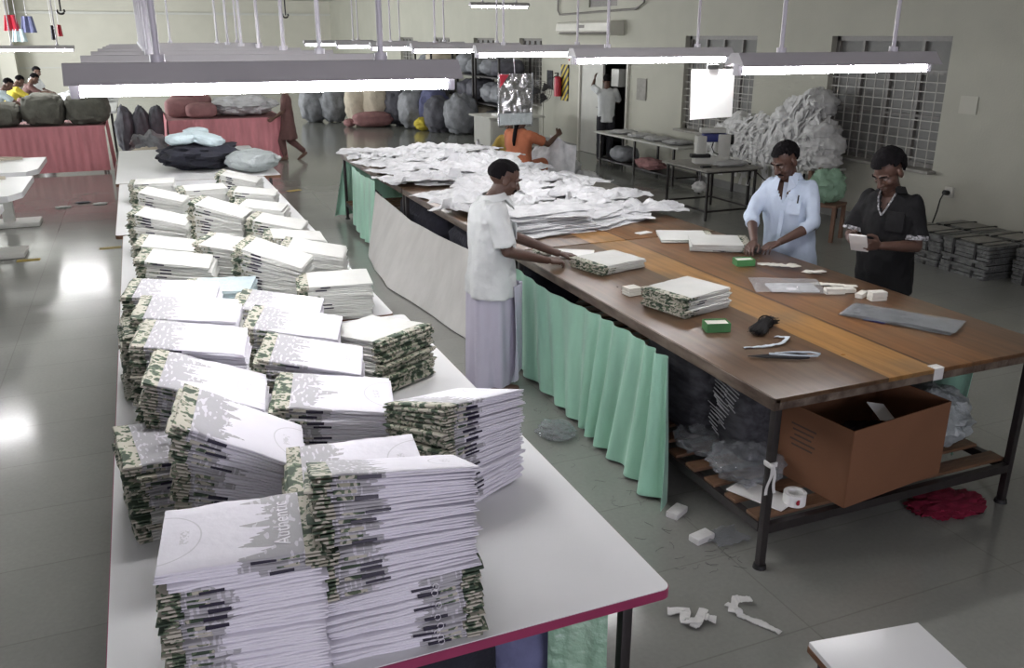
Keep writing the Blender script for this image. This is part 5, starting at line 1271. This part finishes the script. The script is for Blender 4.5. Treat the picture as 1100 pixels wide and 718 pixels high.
# pale desk
t = thing('desk', 'pale grey desk with drawers near the hanging silver bag', 'desk', (7.4, 18.1, 0))
b = new(); box(b, (7.4, 18.1, .76), (1.3, 1.25, .035), bev=.004); part('desktop', b, 'cabinet', t)
for y in (17.6, 18.6):
    b = new(); box(b, (7.4, y, .42), (1.1, .04, .62)); part('side_panel', b, 'cabinet', t)
b = new(); box(b, (6.84, 18.1, .45), (.03, 1.0, .58)); part('front_panel', b, 'cabinet', t)
for k in range(2):
    b = new(); box(b, (7.05 + k * .65, 17.57, .5), (.42, .03, .4), bev=.004); d = part('drawer', b, 'cabinet', t)
    b = new(); box(b, (7.05 + k * .65, 17.545, .58), (.1, .02, .015)); part('drawer_handle', b, 'steel', d)
for x in (6.9, 7.9):
    for y in (17.6, 18.6):
        b = new(); box(b, (x, y, .06), (.05, .05, .12)); part('leg', b, 'cabinet', t)
b = new(); box(b, (7.2, 17.9, .80), (.35, .3, .045), bev=.004); solo('folder', b, 'paper', 'white folder lying on the pale desk', 'folder')
b = new(); box(b, (7.6, 18.2, .92), (.22, .2, .28), bev=.03); solo('canister', b, 'green_card', 'green canister on the pale desk', 'canister')

# ------------------------------------------------------------------ right wall equipment
t = thing('air_conditioner', 'long white air conditioner on the wall above the doorway', 'air conditioner', (8.7, 16.9, 2.42))
b = new(); loft(b, [[(8.9, y, 2.42), (8.62, y, 2.45), (8.56, y, 2.52), (8.58, y, 2.66), (8.64, y, 2.70), (8.9, y, 2.70)] for y in (15.7, 18.1)]); part('case', b, 'ac_white', t, smooth=False)
b = new(); box(b, (8.60, 16.9, 2.475), (.05, 2.1, .03), ry=.5); part('outlet_flap', b, 'frame', t)
b = new(); box(b, (8.565, 16.9, 2.6), (.01, .28, .06)); part('badge', b, 'frame', t)
b = new(); tube(b, [(8.85, 18.6, ZC), (8.85, 18.6, 2.95), (8.85, 18.5, 2.86), (8.85, 15.2, 2.9), (8.85, 14.9, 3.0), (8.85, 14.9, ZC)], .022, 8); solo('conduit_pipe', b, 'frame', 'thin grey pipe running along the wall above the air conditioner', 'pipe')
t = thing('extinguisher_board', 'yellow and black striped board with a red fire extinguisher', 'fire extinguisher', (8.87, 18.35, 1.0))
b = new(); box(b, (8.88, 18.25, 1.42), (.025, .36, .78)); part('striped_board', b, 'stripes', t)
b = new(); cyl(b, (8.78, 18.4, 1.12), (8.78, 18.4, 1.5), .085, None, 20); ell(b, (8.78, 18.4, 1.5), (.085, .085, .06)); e = part('cylinder', b, 'red_paint', t)
b = new(); cyl(b, (8.78, 18.4, 1.54), (8.78, 18.4, 1.62), .02); box(b, (8.75, 18.4, 1.62), (.1, .025, .02)); part('valve', b, 'black_rubber', e)
b = new(); tube(b, [(8.76, 18.4, 1.58), (8.7, 18.48, 1.52), (8.69, 18.5, 1.36), (8.7, 18.48, 1.25)], .011, 8); part('hose', b, 'black_rubber', e)
t = thing('pedestal_fan', 'pedestal fan standing against the wall by the extinguisher', 'fan', (8.62, 18.85, 0))
b = new(); cyl(b, (8.62, 18.85, 0), (8.62, 18.85, .03), .2, .17, 24); part('base', b, 'ac_white', t)
b = new(); cyl(b, (8.62, 18.85, .03), (8.62, 18.85, 1.02), .018); part('pole', b, 'ac_white', t)
fd = Vector((-.65, -.75, 0)).normalized(); fc = Vector((8.55, 18.77, 1.2)); fu = Vector((fd.y, -fd.x, 0))
b = new(); cyl(b, fc - fd * .16, fc - fd * .03, .06, .05, 16); cyl(b, fc - fd * .1 - Vector((0, 0, .18)), fc - fd * .1, .018); part('motor', b, 'ac_white', t)
b = new()
for r_ in (.24, .2, .15, .1): tube(b, [fc + fd * (.035 if r_ < .24 else 0) + (fu * math.cos(q * PI / 12) + Vector((0, 0, 1)) * math.sin(q * PI / 12)) * r_ for q in range(25)], .005, 5)
for q in range(20): tube(b, [fc + fd * .05 + (fu * math.cos(q * PI / 10) + Vector((0, 0, 1)) * math.sin(q * PI / 10)) * .03, fc + (fu * math.cos(q * PI / 10) + Vector((0, 0, 1)) * math.sin(q * PI / 10)) * .24], .003, 4)
part('guard', b, 'black_metal', t)
for q in range(3):
    b = new(); a = q * 2 * PI / 3
    d1_ = fu * math.cos(a) + Vector((0, 0, 1)) * math.sin(a); d2_ = -fu * math.sin(a) + Vector((0, 0, 1)) * math.cos(a)
    grid(b, 8, 6, lambda u, v: fc + d1_ * (.03 + .18 * u) + d2_ * (.13 * (v - .3) * (.5 + u)) + fd * .03 * (v - .5), .004); part('blade', b, 'black_rubber', t)
b = new(); box(b, (8.885, 19.05, 1.45), (.02, .3, .42), bev=.004); solo('wall_poster', b, 'dark_print_cloth', 'dark framed notice on the wall left of the striped board', 'notice')
b = new(); box(b, (8.84, 17.85, 1.9), (.1, .12, .16), bev=.008); o = solo('switch_box', b, 'ac_white', 'small white switch box above the extinguisher board', 'switch box')
b = new(); box(b, (8.785, 17.85, 1.92), (.015, .04, .04)); part('red_button', b, 'red_paint', o)
b = new(); box(b, (8.885, 14.9, 1.45), (.02, .34, .4), bev=.004); solo('wall_notice', b, 'granite', 'pale grey notice on the wall right of the doorway', 'notice')
b = new(); box(b, (8.893, 7.55, 1.66), (.008, .24, .2)); solo('wall_notice', b, 'wall_sheet', 'faint pale sheet on the wall right of the big window', 'notice')
t = thing('wall_socket', 'black plug and cable in the wall socket behind the black-shirted person', 'socket', (8.85, 7.61, .55))
b = new(); box(b, (8.885, 7.61, .64), (.03, .12, .12), bev=.006); part('plate', b, 'ac_white', t)
b = new(); cyl(b, (8.87, 7.61, .63), (8.80, 7.61, .64), .03); part('plug', b, 'black_rubber', t)
b = new(); tube(b, [(8.80, 7.61, .63), (8.78, 7.63, .55), (8.79, 7.66, .4), (8.8, 7.72, .2), (8.78, 7.8, .02)], .009, 6); part('cable', b, 'black_rubber', t)
# long low table along the wall with cloth on top
t = thing('side_table', 'long narrow table along the wall beside the doorway', 'table', (8.45, 13.9, 0))
b = new(); box(b, (8.45, 13.9, .64), (.62, 3.0, .03), bev=.004); part('tabletop', b, 'cabinet', t)
for x in (8.2, 8.7):
    for y in (12.6, 13.9, 15.2):
        b = new(); box(b, (x, y, .31), (.035, .035, .63)); part('leg', b, 'black_metal', t)
b = new(); box(b, (8.45, 13.9, .14), (.5, 2.8, .025)); part('lower_shelf', b, 'black_metal', t)
for k, y in enumerate((12.9, 13.5, 14.1, 14.75)):
    b = new(); heap(b, (8.45, y, .657), (.25, .27, .07), 250 + k, .2, 3); solo('cloth_pile', b, 'cotton_grey', '%s flat greyish cloth pile on the wall table' % ['nearest', 'second', 'third', 'farthest'][k], 'cloth pile')
b = new(); heap(b, (8.4, 14.6, .155), (.22, .3, .28), 256, .15, 2.5, flat=.3); solo('cloth_bundle', b, 'grey_sack', 'grey folded bundle on the wall table\'s lower shelf', 'cloth bundle')
b = new(); heap(b, (8.3, 13.5, .155), (.2, .4, .2), 257, .2, 2.8); solo('cloth_bundle', b, 'mauve_cloth', 'pinkish bundle on the wall table\'s lower shelf', 'cloth bundle')
# machine table
sx0, sx1, sy0, sy1, sz = 6.98, 7.8, 9.86, 10.9, .70
t = thing('machine_table', 'small black steel table with a sewing machine on top', 'table', ((sx0 + sx1) / 2, (sy0 + sy1) / 2, 0))
b = new(); box(b, ((sx0 + sx1) / 2, (sy0 + sy1) / 2, sz - .012), (sx1 - sx0 + .12, sy1 - sy0 + .08, .024), bev=.003); part('tabletop', b, 'granite', t)
for x in (sx0 + .02, sx1 - .02):
    for y in (sy0 + .02, sy1 - .02):
        b = new(); box(b, (x, y, (sz - .024) / 2), (.03, .03, sz - .024)); part('leg', b, 'black_metal', t)
b = new()
for y in (sy0 + .02, sy1 - .02): box(b, ((sx0 + sx1) / 2, y, .13), (sx1 - sx0, .025, .025)); box(b, ((sx0 + sx1) / 2, y, sz - .04), (sx1 - sx0, .025, .03))
for x in (sx0 + .02, sx1 - .02): box(b, (x, (sy0 + sy1) / 2, .13), (.025, sy1 - sy0, .025)); box(b, (x, (sy0 + sy1) / 2, sz - .04), (.025, sy1 - sy0, .03))
part('rails', b, 'black_metal', t)
t = thing('sewing_machine', 'white and blue sewing machine on the black steel table', 'sewing machine', (7.42, 10.45, sz), math.radians(-20))
b = new(); box(b, (0, 0, .05), (.5, .22, .1), bev=.02); part('bed', b, 'machine', t, local=True)
b = new(); box(b, (-.16, 0, .24), (.14, .17, .3), bev=.02); part('head_casing', b, 'machine', t, local=True)
b = new(); box(b, (.16, 0, .24), (.18, .18, .34), bev=.02); part('column', b, 'machine', t, local=True)
b = new(); box(b, (.03, 0, .36), (.34, .14, .12), bev=.025); part('arm', b, 'machine_blue', t, local=True)
b = new(); box(b, (0, 0, .46), (.36, .12, .07), bev=.015); part('thread_unit', b, 'machine', t, local=True)
b = new(); cyl(b, (.26, 0, .33), (.30, 0, .33), .07, None, 20); part('handwheel', b, 'black_rubber', t, local=True)
b = new(); cyl(b, (-.16, 0, .09), (-.16, 0, .02), .012); part('needle_bar', b, 'steel', t, local=True)
b = new(); box(b, (-.17, -.06, .115), (.28, .14, .05), bev=.015); part('black_tray', b, 'black_rubber', t, local=True)
b = new(); tube(b, [(.0, -.08, .3), (-.03, -.13, .24), (.0, -.15, .17), (.07, -.13, .14)], .008, 6); part('cable', b, 'black_rubber', t, local=True)
b = new(); heap(b, (7.5, 10.1, sz), (.28, .13, .08), 261, .2, 3); solo('cloth_pile', b, 'cotton_grey', 'small grey cloth lying before the sewing machine', 'cloth')
b = new(); box(b, (7.1, 10.1, sz + .012), (.14, .08, .024), bev=.006); solo('tool', b, 'black_rubber', 'small black tool at the machine table\'s left corner', 'tool')
t = thing('waste_bag', 'small white bag hanging under the machine table', 'bag', (7.3, 10.5, .3)); b = new(); heap(b, (7.3, 10.5, .28), (.1, .1, .16), 262, .2, 3); part('bag', b, 'scrap', t)
b = new(); cyl(b, (7.3, 10.5, .4), (7.3, 10.5, .67), .004); part('string', b, 'rod', t)
b = new(); tube(b, [(7.85, 10.1, .68), (8.0, 9.95, .5), (8.15, 9.9, .5), (8.35, 9.9, .62)], .01, 6); solo('cable', b, 'black_rubber', 'dark cable drooping from the machine table towards the offcuts', 'cable')
# big heap of offcuts by the window
t = thing('side_table', 'dark steel table buried under white offcuts by the big window', 'table', (8.48, 10.55, 0))
b = new(); box(b, (8.48, 10.55, .685), (.72, 2.5, .03)); part('tabletop', b, 'cabinet', t)
for x in (8.16, 8.8):
    for y in (9.35, 10.5, 11.75):
        b = new(); box(b, (x, y, .335), (.035, .035, .67)); part('leg', b, 'black_metal', t)
b = new(); rr = random.Random(31)
def top_at(y): return .72 + max(.1, (1.0 * max(0, 1 - ((y - 9.85) / .8) ** 2)) if y < 10.35 else .62 * max(.2, 1 - ((y - 10.7) / 1.25) ** 2))
for k in range(34):
    y = 9.25 + 2.6 * ((k * .618) % 1); f = rr.random(); h = rr.uniform(.22, .4); z = .705 + f * max(0, top_at(y) - .72 - h * .8)
    heap(b, (8.55 - .16 * (1 - f) + rr.uniform(-.06, .06), y, z), (rr.uniform(.16, .28), rr.uniform(.2, .34), h), 300 + k, .3, 2.8, 26, 18)
for k in range(520):
    y = rr.uniform(9.2, 11.9); hm = top_at(y); z1 = rr.uniform(.78, hm + .02); f = max(0, min(1, (z1 - .7) / max(.2, hm - .7)))
    x = 8.56 - .36 * math.sqrt(max(0, 1 - f * f)) - rr.uniform(0, .05); ln = rr.uniform(.15, .55)
    if z1 - ln < .7 and rr.random() < .6: ln = z1 - .7
    wd = rr.uniform(.015, .05); dy = rr.uniform(-.2, .2); sd = rr.random() * 50
    grid(b, 3, 10, lambda u, v: Vector((x - .05 * math.sin(PI * min(1, v * 1.3)) - .06 * v * (1 - f) + .035 * nz((v * 4, u, 0), 1, sd), y + dy * v * (1 - .4 * v) + (u - .5) * wd * 2 + .05 * nz((v * 3, 0, 0), 1, sd + 5), z1 - ln * v * (.6 + .4 * v) + .02)), .004)
solo('offcut_heap', b, 'offcut', 'towering heap of white cloth offcuts and strips by the big window', 'cloth offcuts', None, 'stuff')
# chair with green plastic
t = thing('wooden_chair', 'brown wooden chair behind the blue-shirted person', 'chair', (7.75, 8.42, 0), .5)
b = new(); box(b, (0, 0, .44), (.4, .4, .035), bev=.01); part('seat', b, 'wood_post', t, local=True)
for sx in (-1, 1):
    for sy in (-1, 1):
        h = .44 if sy < 0 else .85
        b = new(); box(b, (sx * .17, sy * .17, h / 2), (.045, .045, h)); part('leg', b, 'wood_post', t, local=True)
for z in (.6, .8):
    b = new(); box(b, (0, .17, z), (.34, .03, .07), bev=.006); part('back_rail', b, 'wood_post', t, local=True)
b = new(); heap(b, (7.72, 8.4, .46), (.24, .2, .42), 280, .25, 2.6); solo('plastic_bag', b, 'green_poly', 'green plastic bag on the brown chair', 'plastic bag')
# bench and white heap
t = thing('bench', 'low grey-topped bench with brown legs behind the brown tables', 'bench', (5.72, 10.85, 0), -.1)
b = new(); box(b, (0, 0, .435), (.62, 1.1, .03), bev=.004); part('seat', b, 'granite', t, local=True)
for sx in (-1, 1):
    for sy in (-1, 1):
        b = new(); box(b, (sx * .26, sy * .48, .21), (.05, .05, .42)); part('leg', b, 'wood_post', t, local=True)
for k, (c, r, lab) in enumerate((((5.85, 12.45, 0), (.46, .42, .80), 'tall white shirt heap beside the orange-dressed person'), ((6.28, 12.2, 0), (.3, .32, .42), 'lower right part of the white shirt heap on the floor'))):
    b = new(); heap(b, c, r, 290 + k, .2, 2.6, 64, 40)
    for v in b.verts: v.co.z += .012 * math.sin(v.co.z * 90) ; v.co.z = max(v.co.z, 0)
    solo('shirt_heap', b, 'cotton', lab, 'cloth heap', None, 'stuff')
b = new(); grid(b, 14, 16, lambda u, v: Vector((OX + .60 + .32 * u, OY + .12 - .2 * u + .03 * math.sin(u * 9 + v * 2), .40 + .60 * v * (1 - .25 * u) + .02 * math.sin(u * 7))), .006); solo('held_shirt', b, 'cotton', 'white shirt held up by the orange-dressed person', 't-shirt')
# packed bales by the right wall
def bale(x, y, rz, h, label):
    t = thing('packed_bale', label, 'packed garments', (x, y, 0), rz, 'packed bales by the right wall'); b = new(); rr = random.Random(int(x * 100 + y * 10)); n = 9
    for k in range(n):
        rounded_slab(b, -.23 + rr.uniform(-.012, .012), .23 + rr.uniform(-.012, .012), -.3 + rr.uniform(-.012, .012), .3 + rr.uniform(-.012, .012), h * k / n + .001, h * (k + 1) / n - .004, .03, 3)
    part('packs', b, 'bale', t, local=True)
    b = new(); box(b, (0, 0, h + .004), (.34, .44, .006)); part('pale_top', b, 'granite', t, local=True)
    for q in (-.14, .14):
        b = new(); box(b, (0, q, h / 2 + .004), (.475, .03, h + .012)); part('black_strap', b, 'black_rubber', t, local=True)
for k, (x, y) in enumerate(((8.13, 6.45), (8.13, 7.08), (8.62, 6.4), (8.62, 7.02), (8.36, 5.75), (8.63, 5.2))):
    bale(x, y, .03 * (k % 3 - 1), .36, ['front left packed bale by the right wall', 'packed bale behind the front left one', 'front packed bale against the right wall', 'packed bale against the wall under the plug', 'second packed bale from the right picture edge', 'packed bale cut by the right picture edge'][k])
# floor marks
for k, (x, y, a) in enumerate(((2.17, 14.6, .4), (-1.4, 11.0, .0), (-.55, 11.3, .0), (2.05, 16.4, .2))):
    b = new(); box(b, (x, y, .0012), (.24, .12, .002), rz=a); solo('floor_tape', b, 'sticker', ['yellow tape mark on the aisle floor past the white tables', 'yellow tape mark on the left aisle, left of two', 'yellow tape mark on the left aisle, right of two', 'yellow tape mark nearest the walking person'][k], 'tape')
b = new(); ribbon(b, [(-1.25, 5.95, .002), (-1.22, 6.25, .002)], .06, 4); solo('paper_scrap', b, 'mauve_cloth', 'pinkish scrap on the left aisle floor', 'scrap')
for k, (x, y) in enumerate(((-1.25, 14.4), (-1.0, 14.7), (-.75, 14.5), (-.35, 14.6))):
    b = new(); heap(b, (x, y, 0), (.1, .07, .02), 300 + k, .4, 3); solo('floor_scrap', b, 'dark_sack' if k % 2 else 'scrap', '%s scrap in the row on the floor before the left pink table' % ['leftmost', 'second', 'third', 'rightmost'][k], 'scrap')
